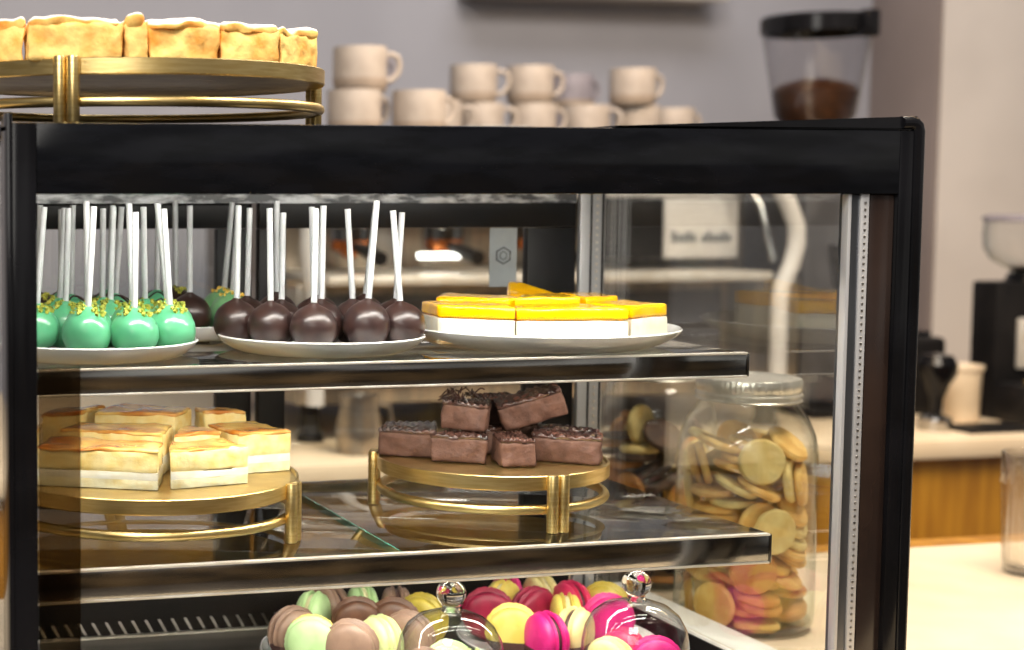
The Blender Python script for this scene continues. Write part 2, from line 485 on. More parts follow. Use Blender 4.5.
# rear sliding doors: frames and panes
def door(name, u0, u1, l, r, w):
    bm = bmesh.new()
    box(bm, (u0, w, .362), (u1, w + .012, .398), .001)
    box(bm, (u0, w, -.036), (u1, w + .012, .022), .001)
    box(bm, (u0, w, .0225), (l, w + .012, .3615), .001)
    box(bm, (r, w, .0225), (u1, w + .012, .3615), .001)
    d = P(name, bm, 'black_frame')
    P('pane', B((l, w + .005, .0225), (r, w + .007, .3615)), 'pane', d)
    return d
door('rear_door', -.0005, .286, .030, .250, .418)
dr = door('rear_door', .289, .631, .317, .577, .404)
P('glint_strip', B((.002, .4025, .3870), (.630, .4035, .3985)), 'led_glint', dr)  # strip coloured as the LED's reflection along the door top
P('door_header', B((-.0005, .404, .3985), (.656, .43, .434), .001), 'black_matte')
# the emblem sticker on the right door pane: a grey square with a hexagon outline and a dot
st = P('sticker', B((.5365, .4075, .301), (.5665, .4083, .3612)), 'sticker', dr)
bm = bmesh.new()
cx, cz = .5515, .333
ring = [(cx + .0085 * math.cos(PI / 6 + k * PI / 3), .4070, cz + .0085 * math.sin(PI / 6 + k * PI / 3)) for k in range(6)]
tube(bm, ring, .0009, 6, closed=True)
ring = [(cx + .0042 * math.cos(PI / 6 + k * PI / 3), .4070, cz + .0042 * math.sin(PI / 6 + k * PI / 3)) for k in range(6)]
tube(bm, ring, .0006, 6, closed=True)
P('hexagon_emblem', bm, 'ink', dr)
# rear vent with slanted slots
P('vent_panel', B((.002, .398, -.0358), (.628, .4035, .0105), .0008), 'black_matte')
bm = bmesh.new()
for k in range(46):
    u = .012 + k * .0133
    v = [(u, .397, -.022), (u + .0028, .397, -.022), (u + .0098, .397, -.0345), (u + .007, .397, -.0345)]
    a = [bm.verts.new(p) for p in v]; b = [bm.verts.new((p[0], .3985, p[2])) for p in v]
    bm.faces.new(a); bm.faces.new(b[::-1])
    for q in range(4): bm.faces.new((a[q], b[q], b[(q + 1) % 4], a[(q + 1) % 4]))
P('vent_slots', bm, 'steel')
P('vent_sill', B((.002, .388, -.0357), (.628, .3968, -.0345), .0003), 'chrome_lip')
# shelves
def shelf(z, w0, w1, h, split=None):
    if split is None:
        s = P('shelf', B((.006, w0 + .006, z - .006), (.638, w1, z), .0006), 'shelf_glass')
    else:
        s = P('shelf', B((.006, w0 + .006, z - .006), (split, w1, z), .0006), 'shelf_glass')
        P('shelf_pane', B((split + .0012, w0 + .006, z - .006), (.638, w1, z), .0006), 'shelf_glass', s)
        P('pane_edge', B((split, w0 + .006, z - .0058), (split + .0012, w1, z - .0002)), 'green_edge', s)
    r = P('front_rail', B((.004, w0 + .001, z - h), (.638, w0 + .005, z), .0004), 'chrome', s)
    P('rail_lip', B((.004, w0, z - .0012), (.6385, w0 + .006, z + .0006), .0004), 'chrome_lip', s)
    P('rail_lip', B((.004, w0, z - h - .0006), (.6385, w0 + .006, z - h + .0012), .0004), 'chrome_lip', s)
    P('rail_end_cap', B((.6384, w0 + .0003, z - h), (.6405, w0 + .030, z), .0006), 'chrome', s)
    P('rear_rail', B((.006, w1, z - .012), (.638, w1 + .007, z + .002), .0008), 'chrome', s)
    for u in (.02, .60):
        P('bracket', B((u, w1 + .006, z - .02), (u + .012, .404, z - .008), .001), 'silver', s)
    return s
shelf(.26, .113, .385, .0205)
shelf(.11, .074, .378, .0245, split=.3095)

# ================================================================== plates
def plate(label, u, w, z, r, h=.0145, group=None):
    foot = r * .80
    prof = [(0, 0.0012), (foot - .004, .0012), (foot - .003, 0), (foot, 0), (foot + .003, .0012), (r * .90, h * .30), (r * .965, h * .62), (r - .0006, h - .0022), (r, h - .001), (r - .0009, h), (r - .0022, h - .0006), (r * .95, h * .66),
            (r * .89, .0055), (foot + .002, .0042), (foot - .006, .0028), (0, .0028)]
    o = link('plate', LA(prof, 72), 'porcelain', None, (u, w, z))
    return tag(o, label, 'plate', group)
SH1 = .2607
plate('white round plate under the mint green cake pops, front left of top shelf', .0829, .21, SH1, .0885, group='white plates in the case')
plate('white round plate under the dark chocolate cake pops on top shelf', .2865, .215, SH1, .0905, group='white plates in the case')
plate('white round plate under the mango cheesecake slices on top shelf', .5030, .232, SH1, .1245, .0165, group='white plates in the case')
plate('small white plate behind the green cake pops, at far left rear', .097, .352, SH1, .0545, group='white plates in the case')
plate('small white plate of mixed pops between green and chocolate plates', .2095, .352, SH1, .0545, group='white plates in the case')

# ================================================================== cake pops
RB = .0202
def ball_bm():
    bm = bmesh.new()
    def f(d):
        t = math.acos(max(-1, min(1, d.z)))
        n = noise.noise(d * 2.3) * .018 + noise.noise(d * 6) * .006
        neck = .14 * math.exp(-(t / .16) ** 2)
        flat = -.05 * math.exp(-((PI - t) / .35) ** 2)
        return 1 + n + neck + flat
    return sphere(bm, (0, 0, RB * .955), RB, 40, 26, f)
def stick_bm(L=.081):
    return LA([(0, .03), (.0027, .03), (.0027, RB * 2 + L), (.0019, RB * 2 + L), (.0019, RB * 2 + L - .006), (0, RB * 2 + L - .006)], 14)
def crumbs_bm(n, rmax, seed, s=.0016):
    rnd = random.Random(seed)
    bm = bmesh.new()
    for k in range(n):
        a = rnd.uniform(0, 2 * PI); t = rmax * math.sqrt(rnd.random())
        d = Vector((math.sin(t) * math.cos(a), math.sin(t) * math.sin(a), math.cos(t)))
        p = Vector((0, 0, RB * .955)) + d * (RB * 1.05)
        x = bmesh.ops.create_cube(bm, size=s * rnd.uniform(.8, 1.9))
        q = Quaternion((rnd.random(), rnd.random(), rnd.random(), rnd.random())).normalized()
        for v in x['verts']:
            v.co = q @ Vector((v.co.x * 1.3, v.co.y, v.co.z * .8)) + p
    return bm
def drizzle_bm(seed):
    rnd = random.Random(seed)
    bm = bmesh.new()
    for k in range(5):
        y0 = -.8 + k * .38 + rnd.uniform(-.08, .08)
        pts = []
        for s in range(13):
            x = -1 + s / 6
            d = Vector((x, y0 + .15 * math.sin(s * 1.1 + k), 0))
            if d.length > .97: continue
            d.z = math.sqrt(1 - d.length_squared)
            if d.z < .12: continue
            pts.append(Vector((0, 0, RB * .955)) + d * (RB * 1.02))
        if len(pts) > 2: tube(bm, pts, .0009, 6)
    return bm
GP = 'cake pops on the top shelf'
def make_pop(label, loc, coat, topping=None, drizz=False, seed=1):
    t = thing('cake_pop', label, 'cake pop', loc, 0, GP)
    link('coated_ball', ball_bm(), coat, t)
    link('stick', stick_bm(), 'stick', t)
    if topping: link('topping', crumbs_bm(34, .75, seed), topping, t)
    if drizz: link('drizzle', drizzle_bm(seed), 'drizzle', t)
    return t
ZP = SH1 + .0042
protos = {}
def pop(kind, label, u, w, lean, i, z=ZP):
    rnd = random.Random(i * 13 + 5)
    ax = -lean * 0 + rnd.uniform(-.09, .09)
    rot = (ax, math.atan2(lean, .08), rnd.uniform(-.3, .3))
    spec = {'choc': ('choc_coat', None, False), 'green': ('green_coat', 'pistachio', False), 'pale': ('pale_green_coat', 'yellow_crumb', False),
            'driz': ('green_coat', None, True), 'dkdriz': ('choc_coat', 'pistachio', False)}[kind]
    if kind not in protos:
        t = make_pop(label, (u, w, z), *spec, seed=len(protos) + 3)
        t.rotation_euler = rot
        protos[kind] = t
        return t
    sc = rnd.uniform(.95, 1.045)
    return dup(protos[kind], label, GP, (u, w, z), rot, (1, 1, sc))
CH = [(0.2151,0.2333,0.0004),(0.2349,0.2676,0.0036),(0.2367,0.1999,-0.0009),(0.2697,0.2867,0.0000),(0.2565,0.2343,0.0036),(0.2935,0.2486,-0.0040),(0.3094,0.2849,-0.0024),(0.2641,0.1700,0.0021),(0.2831,0.2048,0.0020),(0.3201,0.2191,-0.0057),(0.3424,0.2628,0.0077),(0.3139,0.1798,0.0070),(0.3528,0.1876,-0.0080),(0.3591,0.2268,0.0031)]
lab = rowlabels(CH, 'dark chocolate cake pop, {od} in the {row} row of its plate', (('front', 5), ('middle', 5), ('back', 4)))
for i, (u, w, l) in enumerate(CH): pop('choc', lab[i], u, w, l, i)
GR = [(0.0319,0.2096,0.006),(0.0767,0.1975,-0.002),(0.0307,0.2581,0.004),(0.0627,0.2347,0.003),(0.0661,0.1592,0.005),(0.1163,0.2009,-0.002),(0.0648,0.2786,0.004),(0.1056,0.1551,0.002),(0.1023,0.2380,0.005),(0.1045,0.2777,0.002),(0.1386,0.2540,-0.0041),(0.1421,0.1707,-0.0052),(0.1536,0.2172,-0.0090)]
lab = rowlabels(GR, 'mint green cake pop with pistachio crumbs, {od} in {row} row of green plate', (('front', 4), ('middle', 5), ('back', 4)))
for i, (u, w, l) in enumerate(GR): pop('green', lab[i], u, w, l, i + 30)
def ringpops(cu, kinds, where, base):
    pos = [(cu + .0365 * math.cos(a), .352 + .0365 * math.sin(a)) for a in [math.radians(-112 + 72 * k) for k in range(5)]]
    nm = {'dkdriz': 'dark chocolate cake pop with green crumbs', 'choc': 'plain dark chocolate cake pop', 'driz': 'mint cake pop with chocolate drizzle', 'pale': 'pale green cake pop with yellow crumbs'}
    seen = {}
    for i, k in enumerate(kinds):
        u, w = pos[i]
        side = ['front left', 'front right', 'right', 'rear', 'left'][i]
        pop(k, f'{nm[k]}, {side} of {where}', u, w, [.002, .006, .008, -.001, .001][i], base + i)
ringpops(.097, ['driz', 'driz', 'driz', 'driz', 'dkdriz'], 'the small far left rear plate', 60)
ringpops(.2095, ['choc', 'pale', 'pale', 'dkdriz', 'driz'], 'the small middle rear plate', 70)

# ================================================================== layered cakes
def cake(name, label, cat, group, corners, z, layers, n=(12, 10), rot=(0, 0, 0)):
    cu = sum(c[0] for c in corners) / 4; cw = sum(c[1] for c in corners) / 4
    t = thing(name, label, cat, (cu, cw, z), 0, group)
    t.rotation_euler = rot
    loc = [(c[0] - cu, c[1] - cw) for c in corners]
    sd = random.randint(0, 99)
    for (nm, mat, a, b, kw) in layers:
        q = dict(r=.0015, amp=.0003, nz=4); q.update(kw)
        gr = q.pop('grow', 0); nz = q.pop('nz')
        lc = [(x * (1 + gr), y * (1 + gr)) for x, y in loc]
        link(nm, brick(lc, a, b, n=(n[0], n[1], nz), seed=sd, **q), mat, t, sharp=60)
    return t
# mango cheesecake
ML = [('biscuit_base', 'crust', 0, .0028, dict(r=.0006, amp=.0005, nz=1)), ('cream_filling', 'cream', .0028, .0215, dict(r=.0012, amp=.0005, nz=6)),
      ('mango_topping', 'jelly', .0215, .0325, dict(r=.0024, amp=.0006, nz=5, fr=90))]
ZM = SH1 + .0046
GM = 'mango cheesecake slices on the top shelf'
mang = [('left front slice of mango cheesecake, yellow jelly over white cream', [(.3990, .1990), (.4490, .1660), (.4660, .2150), (.4080, .2600)]),
        ('middle front slice of mango cheesecake, widest white face toward the viewer', [(.4510, .1690), (.5480, .1500), (.5400, .2120), (.4690, .2150)]),
        ('right front slice of mango cheesecake with square cut side', [(.5530, .1560), (.6020, .1780), (.5860, .2260), (.5430, .2120)]),
        ('rear left slice of mango cheesecake behind the left front slice', [(.4180, .2640), (.4680, .2190), (.5020, .2420), (.4520, .3180)]),
        ('rear middle slice of mango cheesecake behind the middle front slice', [(.4730, .2180), (.5380, .2160), (.5450, .2600), (.5060, .2640)]),
        ('rear right slice of mango cheesecake behind the right front slice', [(.5430, .2170), (.5840, .2310), (.5900, .2860), (.5500, .2840)])]
for i, (l, c) in enumerate(mang):
    k = [1.06, 1.02, 1.06, 1.16, 1.20, 1.17][i]
    c = [(x - .006 - (.004 if i == 0 and q in (0, 3) else 0), y - .008 + (.006 if i == 0 and q in (0, 3) else 0)) for q, (x, y) in enumerate(c)]
    cake('mango_cheesecake_slice', l, 'cake slice', GM, c, ZM, [(nm, m, z0 * k, z1 * k, q) for nm, m, z0, z1, q in ML], n=(18, 14))
t = cake('mango_cheesecake_slice', 'pointed mango cheesecake slice propped on the others at the back', 'cake slice', GM,
         [(.4860, .2700), (.5480, .2680), (.5240, .3260), (.5140, .3260)], ZM + .0095, ML, rot=(.20, 0, 0))

# ================================================================== cake stands (brass disc on a ring with twin tube legs)
def stand(label, u, w, z, r, angs, h=.048):
    t = thing('cake_stand', label, 'cake stand', (u, w, z), 0, 'brass cake stands')
    prof = [(0, h - .011), (r - .004, h - .011), (r - .001, h - .0125), (r, h - .0115), (r, h - .0005), (r - .0006, h), (r - .0022, h), (r - .003, h - .0022), (0, h - .0022)]
    link('disc', LA(prof, 96), 'brass', t)
    bm = bmesh.new()
    rr = r - .004
    tube(bm, [(rr * math.cos(2 * PI * k / 96), rr * math.sin(2 * PI * k / 96), .0185) for k in range(96)], .0042, 14, closed=True)
    link('lower_ring', bm, 'brass', t)
    for a in angs:
        a = math.radians(a)
        bm = bmesh.new()
        for s in (-1, 1):
            cx, cy = (r + .003) * math.cos(a) - s * .0052 * math.sin(a), (r + .003) * math.sin(a) + s * .0052 * math.cos(a)
            lathe(bm, [(0, 0), (.0046, 0), (.005, .0006), (.005, h + .0002), (.0046, h + .001), (0, h + .001)], 20, (cx, cy, 0))
        link('leg', bm, 'brass', t)
    return t
stand('large brass cake stand on the case roof, dusted sponge slices on it', .1170, .205, .4472, .158, (-121, 3, 150), .0505)
stand('brass cake stand on lower left shelf under caramel cream cake', .1335, .215, .1107, .127, (-38, 92, 205))
stand('smaller brass cake stand under the chocolate brownies', .4545, .224, .1107, .103, (-84, 28, 151))

# sponge slices on the roof
ZT = .447 + .0485
SL = [('sponge_body', 'sponge', 0, .0295, dict(r=.003, amp=.0016, nz=10, fr=120)), ('sugar_crust', 'sugar', .0255, .0345, dict(r=.0045, amp=.0026, nz=5, fr=75, grow=.012))]
GT = 'sugar dusted sponge slices on the roof stand'
tops = [('sugar dusted sponge slice at far left of the roof stand', [(-.040, .135), (.0075, .100), (.013, .165), (-.035, .185)]),
        ('widest sugar dusted sponge slice with golden cut face', [(.0085, .082), (.079, .0765), (.080, .138), (.014, .140)]),
        ('narrow sponge slice with browned crust side, beside the widest slice', [(.0815, .077), (.098, .0745), (.104, .136), (.084, .138)]),
        ('fourth sponge slice from left on the roof stand, crumbly golden face', [(.1000, .0795), (.158, .0880), (.155, .144), (.106, .138)]),
        ('second sponge slice from right on the roof stand, golden brown edge', [(.1600, .0900), (.212, .1080), (.205, .164), (.158, .147)]),
        ('rightmost sponge slice on the roof stand', [(.2140, .1100), (.2560, .1420), (.247, .196), (.208, .166)]),
        ('taller sponge slice with sugar, second row behind the narrow slice', [(.070, .144), (.128, .142), (.130, .196), (.072, .198)])]
for i, (l, c) in enumerate(tops):
    cake('sponge_slice', l, 'cake slice', GT, c, ZT + .0002, [(a, b, z0, z1 + (.004 if i == 6 else 0) * (1 if a == 'sugar_crust' else 1), k) for a, b, z0, z1, k in SL] if i != 6 else
         [('sponge_body', 'sponge', 0, .0335, SL[0][4]), ('sugar_crust', 'sugar', .0300, .0375, SL[1][4])], n=(34, 20))

# caramel cream cake
ZS = .1107 + .0462
CL = [('bottom_sponge', 'sponge_pale', 0, .0085, dict(r=.0004, amp=.0006, nz=4)), ('cream_layer', 'cream', .0083, .0150, dict(r=.0003, amp=.0006, nz=3)),
      ('top_sponge', 'sponge_pale_b', .0148, .0335, dict(r=.0012, amp=.0007, nz=8)), ('caramel_glaze', 'caramel', .0318, .0352, dict(r=.0018, amp=.0012, nz=3, grow=.006, fr=80))]
GC = 'caramel cream cake slices on the left stand'
cc = [('front left slice of caramel cream cake with long layered face', [(.0300, .1850), (.1220, .1390), (.1370, .1850), (.0500, .2330)]),
      ('front right slice of caramel cream cake with white layer and cut corner', [(.1330, .1420), (.2030, .1550), (.1940, .2030), (.1450, .1900)]),
      ('rightmost slice of caramel cream cake near the stand leg', [(.2070, .1980), (.2570, .2060), (.2450, .2740), (.1980, .2620)]),
      ('second row slice of caramel cream cake behind the front left slice', [(.0600, .2430), (.1410, .2010), (.1630, .2500), (.0850, .2880)]),
      ('small caramel cream cake slice behind the front right slice', [(.1520, .2050), (.1960, .2140), (.1860, .2610), (.1720, .2500)]),
      ('rear middle slice of caramel cream cake', [(.1000, .2950), (.1680, .2620), (.1930, .3000), (.1350, .3360)]),
      ('caramel cream cake slice at far left behind the front left slice', [(.0180, .2000), (.0390, .2400), (.0500, .2750), (.0180, .2600)]),
      ('caramel cream cake slice at the rear right behind the rightmost slice', [(.2000, .2830), (.2390, .2790), (.2190, .3110), (.1990, .3130)]),
      ('rear left slice of caramel cream cake', [(.0520, .2880), (.0880, .2990), (.1200, .3360), (.0740, .3240)])]
for i, (l, c) in enumerate(cc):
    k = [.93, .90, 1.0, 1.06, .98, 1.28, 1.08, 1.22, 1.26][i]
    cake('caramel_cream_cake_slice', l, 'cake slice', GC, c, ZS, [(nm, m, z0 * k, z1 * k, q) for nm, m, z0, z1, q in CL], n=(24, 18))

# brownies
def ridge(s, t): return .0011 * math.sin(s * 46 + 3 * math.sin(t * 9))
BL = [('brownie_body', 'brownie', 0, .0225, dict(r=.0022, amp=.0014, nz=8)), ('icing', 'icing', .0213, .0250, dict(r=.0012, amp=.0011, nz=3, grow=.01, topfun=ridge))]
GB = 'brownie pieces on the small stand'
bb = [('long brownie at the left end of the small stand, ridged shiny icing', [(.3600, .2620), (.4040, .2350), (.4280, .2850), (.3850, .3020)], 0, (0, 0, 0)),
      ('brownie at front left of the small stand with glossy top', [(.3930, .2210), (.4370, .1950), (.4480, .2250), (.4110, .2360)], 0, (0, 0, 0)),
      ('small square brownie at the very front of its stand', [(.4420, .1780), (.4720, .1720), (.4790, .2150), (.4520, .2200)], 0, (0, 0, 0)),
      ('large slanted brownie at front right beside the stand leg', [(.4830, .2020), (.5310, .1660), (.5480, .1920), (.4990, .2300)], 0, (0, 0, 0)),
      ('brownie at the right end of its stand', [(.5060, .2360), (.5500, .2040), (.5530, .2260), (.5200, .2600)], 0, (0, 0, 0)),
      ('brownie in the middle of the stand behind the small square one', [(.4350, .2450), (.4880, .2400), (.4900, .2850), (.4400, .2900)], 0, (0, 0, 0)),
      ('brownie at the rear right of its stand', [(.4960, .2720), (.5240, .2640), (.5200, .3000), (.4930, .3050)], 0, (0, 0, 0)),
      ('brownie stacked on the left pieces, topped with chocolate shavings', [(.4080, .2330), (.4440, .2130), (.4620, .2480), (.4270, .2690)], .0262, (0, .06, 0)),
      ('tilted brownie leaning on top of the middle pieces', [(.4690, .2300), (.5210, .2050), (.5320, .2330), (.4800, .2600)], .0335, (0, -.36, 0)),
      ('dark brownie stacked at the back of the pile', [(.4600, .2650), (.5000, .2620), (.4980, .2850), (.4590, .2870)], .0262, (.1, 0, .2))]
for i, (l, c, dz, rot) in enumerate(bb):
    lay = BL if i != 9 else [('brownie_body', 'shaving', 0, .0220, BL[0][4]), BL[1]]
    t = cake('brownie', l, 'brownie', GB, c, ZS + dz, lay, n=(36, 22), rot=rot)
    if i == 7:
        rnd = random.Random(4); bm = bmesh.new()
        for k in range(40):
            p = Vector((rnd.uniform(-.019, .008), rnd.uniform(-.014, .016), .0258 + rnd.random() ** 2 * .010))
            a = rnd.uniform(0, PI); L = rnd.uniform(.004, .011)
            pts = [p + Vector((math.cos(a) * L * (s - .5), math.sin(a) * L * (s - .5), .003 * math.sin(s * 3.1 + k))) for s in [q / 6 for q in range(7)]]
            tube(bm, pts, .0007, 5)
        link('chocolate_shavings', bm, 'shaving', t)
# ================================================================== macarons on the case floor
ZF = -.036
plate('white round plate under the taupe and pistachio macarons, case floor', .343, .266, ZF, .090, .0135, group='white plates in the case')
plate('white round plate under the pink and lemon macarons, case floor', .543, .262, ZF, .094, .0135, group='white plates in the case')
RM = .0240
def shell_bm(s, seed):
    rf = lambda a, z: 1 + (.035 * noise.noise(Vector((math.cos(a) * 11, math.sin(a) * 11, seed + z * 400))) if abs(z) < .0054 else 0)
    pr = [(0, .0022 * s), (RM * .95, .0022 * s), (RM * 1.015, .0028 * s), (RM * 1.045, .0036 * s), (RM * 1.01, .0046 * s), (RM * .92, .0054 * s), (RM * .955, .0062 * s), (RM * .955, .0076 * s),
          (RM * .93, .0094 * s), (RM * .83, .0114 * s), (RM * .66, .0129 * s), (RM * .4, .0137 * s), (0, .0140 * s)]
    return lathe(bmesh.new(), pr, 72, rfun=rf)
def dip_bm():
    bm = bmesh.new()
    for s in (1, -1):
        pr = [(0, .0008 * s), (RM * .97, .0008 * s), (RM * 1.06, .0030 * s), (RM * 1.04, .0048 * s), (RM * 1.0, .0064 * s), (RM * .99, .0078 * s), (RM * .95, .0098 * s), (RM * .845, .0118 * s), (RM * .67, .0133 * s), (RM * .4, .0141 * s), (0, .0144 * s)]
        lathe(bm, pr, 48)
    bmesh.ops.bisect_plane(bm, geom=bm.verts[:] + bm.edges[:] + bm.faces[:], plane_co=(.0075, 0, 0), plane_no=(1, 0, .05), clear_inner=True)
    return bm
GMA = 'macarons on the case floor'
cache = {}
def macaron(label, u, w, az, col, fill, dip=False, col2=None, z=0.0, tip=0, flat=False):
    key = (col, fill, dip, col2)
    rot = (0, PI / 2 + tip, math.radians(az)) if not flat else (0, tip, math.radians(az))
    if key in cache:
        return dup(cache[key], label, GMA, (u, w, z), rot)
    t = thing('macaron', label, 'macaron', (u, w, z), 0, GMA)
    t.rotation_euler = rot
    link('shell', shell_bm(1, 1.0), col, t)
    link('shell', shell_bm(-1, 5.0), col2 or col, t)
    link('filling', LA([(0, -.0026), (RM * .88, -.0026), (RM * .92, 0), (RM * .88, .0026), (0, .0026)], 40), fill, t)
    if dip: link('chocolate_dip', dip_bm(), 'fill_choc', t)
    cache[key] = t
    return t
zp = ZF + .0058 + RM
macs = [
    ('large taupe macaron standing at the left end of its plate', .282, .270, 108, 'mac_brown', 'fill_choc', True, None),
    ('pale green macaron half hidden behind the large taupe one', .318, .318, 140, 'mac_mint', 'fill_cream', False, None),
    ('pistachio green macaron with yellow rim, front left of its plate', .289, .236, 62, 'mac_yellow', 'fill_cream', False, 'mac_mint'),
    ('taupe macaron with ganache, front row beside the pistachio one', .318, .215, 55, 'mac_brown', 'fill_choc', True, None),
    ('lemon green macaron seen edge on, middle of the front row', .349, .222, 12, 'mac_green', 'fill_cream', False, None),
    ('taupe macaron seen edge on in the back row, leftmost of that row', .343, .343, 20, 'mac_brown', 'fill_choc', False, None),
    ('pale green macaron seen edge on in the back row', .373, .330, -8, 'mac_mint', 'fill_cream', False, None),
    ('taupe macaron seen edge on in the back row, right of the pale green', .403, .318, -14, 'mac_brown', 'fill_choc', False, None),
    ('chocolate brown macaron in the middle row behind the lemon green one', .352, .288, 70, 'mac_choc', 'fill_choc', False, None),
    ('chocolate brown macaron in the middle row, right of its twin', .385, .278, 60, 'mac_choc', 'fill_choc', False, None),
    ('olive green macaron at the right end of the brown plate', .417, .287, 40, 'mac_olive', 'fill_cream', False, None),
    ('taupe macaron leaning beside the left glass dome', .380, .232, 40, 'mac_brown', 'fill_choc', False, 'mac_brown'),
    ('dark raspberry macaron with round face at left of pink plate', .487, .293, 66, 'mac_red', 'fill_pink', False, None),
    ('lemon macaron behind the left raspberry one', .514, .318, 130, 'mac_yellow', 'fill_cream', False, None),
    ('hot pink macaron seen edge on in the back row', .528, .337, -12, 'mac_pink', 'fill_pink', False, None),
    ('pale lemon macaron seen edge on, middle of the back row', .562, .332, -2, 'mac_cream', 'fill_cream', False, None),
    ('dark raspberry macaron in the middle of the pink plate', .532, .288, 104, 'mac_red', 'fill_pink', False, None),
    ('large lemon macaron dipped in chocolate, front of the pink plate', .483, .233, 62, 'mac_yellow', 'fill_cream', True, None),
    ('hot pink macaron dipped in chocolate, front of the pink plate', .500, .200, 6, 'mac_pink', 'fill_choc', True, None),
    ('lemon macaron seen edge on behind the dipped cream one', .550, .258, -20, 'mac_yellow', 'fill_cream', False, None),
    ('cream macaron dipped in chocolate beside the right glass dome', .533, .210, -52, 'mac_cream', 'fill_choc', True, None),
    ('rose red macaron seen edge on at rear right', .578, .300, 6, 'mac_rose', 'fill_choc', False, None),
    ('olive yellow macaron at the far right of the pink plate', .608, .288, 50, 'mac_olive', 'fill_cream', False, None),
    ('hot pink macaron low at right, behind the right glass dome', .588, .248, 80, 'mac_pink', 'fill_pink', False, None)]
for m in macs: macaron(*m[:8], z=zp)
# two glass domes with macarons under them
def dome(label, u, w, r=.0455):
    t = thing('glass_dome', label, 'glass dome', (u, w, ZF + .0062))
    pr = [(r, 0), (r * 1.005, .004), (r, .024), (r * .985, .040), (r * .93, .053), (r * .8, .0640), (r * .6, .0715), (r * .35, .0755), (.008, .077)]
    link('bell', LA([(r + .0015, 0), (r + .0015, .002)] + pr[1:], 64), 'dome_glass', t, sharp=80)
    bm = LA([(0, .0765), (.0085, .0765), (.0072, .0790), (.0085, .0815)], 32)
    sphere(bm, (0, 0, .0915), .0125, 32, 20, sc=(1, 1, .93))
    link('knob', bm, 'knob_glass', t, sharp=80)
    return t
for k, (u, w, lab, inner) in enumerate([
        (.3725, .125, 'clear glass dome with knob over taupe and green macarons, left one',
         [('taupe macaron at the left inside the left glass dome', .352, .132, 35, 'mac_brown', 'fill_choc', False, None),
          ('pale green macaron in the middle inside the left glass dome', .383, .149, 60, 'mac_mint', 'fill_cream', False, None),
          ('lemon green macaron at the right inside the left glass dome', .394, .118, -12, 'mac_green', 'fill_cream', False, None)]),
        (.5430, .122, 'clear glass dome with knob over pink and lemon macarons, right one',
         [('pale lemon macaron at the left inside the right glass dome', .520, .126, 30, 'mac_cream', 'fill_cream', False, None),
          ('rose macaron at the back inside the right glass dome', .5490, .151, 20, 'mac_rose', 'fill_pink', False, None),
          ('hot pink macaron at the right inside the right glass dome', .565, .120, 65, 'mac_pink', 'fill_choc', False, None)])]):
    o = link('dome_plate', LA([(0, 0), (.044, 0), (.047, .003), (.0505, .0048), (.0505, .006), (.046, .0062), (0, .0062)], 64), 'porcelain', None, (u, w, ZF))
    tag(o, 'small white plate under the %s glass dome' % ('left' if k == 0 else 'right'), 'plate', 'dome plates')
    dome(lab, u, w)
    for m in inner:
        t = macaron(m[0], u + (m[1] - u) * .9, w + (m[2] - w) * .9, *m[3:8], z=ZF + .0064 + RM * .9)
        t.scale = (.9, .9, .9)

# ================================================================== cookie jars beside the case
def jar(label, u, w, k=1.0):
    t = thing('cookie_jar', label, 'jar', (u, w, CZ), 0, 'cookie jars')
    R = .0690
    pr = [(0, .004), (R * .72, .003), (R * .78, 0), (R * .9, .0012), (R * .985, .008), (R, .018), (R, .166), (R * .99, .184), (R * .95, .200), (R * .87, .214), (R * .76, .226), (R * .70, .231), (R * .685, .234), (R * .685, .253)]
    link('glass_body', LA(pr, 72), 'jar_glass', t, sharp=80)
    b = link('thick_base', LA([(0, .0042), (R * .70, .0040), (R * .80, .0052), (R * .955, .0105), (R * .96, .0085), (R * .88, .0022), (R * .78, .001), (0, .0035)], 72), 'jar_glass', t, sharp=80)
    bm = bmesh.new()
    for z in (.2375, .2425): tube(bm, [(R * .695 * math.cos(2 * PI * q / 64), R * .695 * math.sin(2 * PI * q / 64), z) for q in range(64)], .0011, 8, closed=True)
    link('screw_thread', bm, 'jar_glass', t, sharp=80)
    rl = R * .745
    kn = lambda a, z: 1 + (.006 if int(a / (2 * PI) * 120 + .5) % 2 else -.004) if .2460 < z < .2565 else 1
    prl = [(0, 0.2575), (rl * .80, 0.2575), (rl * .815, 0.2585), (rl * .90, 0.2588), (rl * .975, 0.2582), (rl, 0.2562), (rl * 1.0, 0.2470), (rl * .985, 0.2460), (rl * .985, 0.2435), (rl * 1.012, 0.2425), (rl * 1.012, 0.2405), (rl * .985, 0.2395), (rl * .985, 0.2375), (rl * 1.015, 0.2360), (rl * .99, 0.2350), (rl * .96, 0.2350)]
    link('screw_lid', LA(prl, 240, rfun=kn), 'lid_metal', t, sharp=40)
    return t
JA = (.8000, .350); JB = (.8110, .545)
jar('glass jar of golden round cookies with silver screw lid, nearer jar', *JA)
jar('glass jar of dark and cream cookies with silver lid, farther jar', *JB)
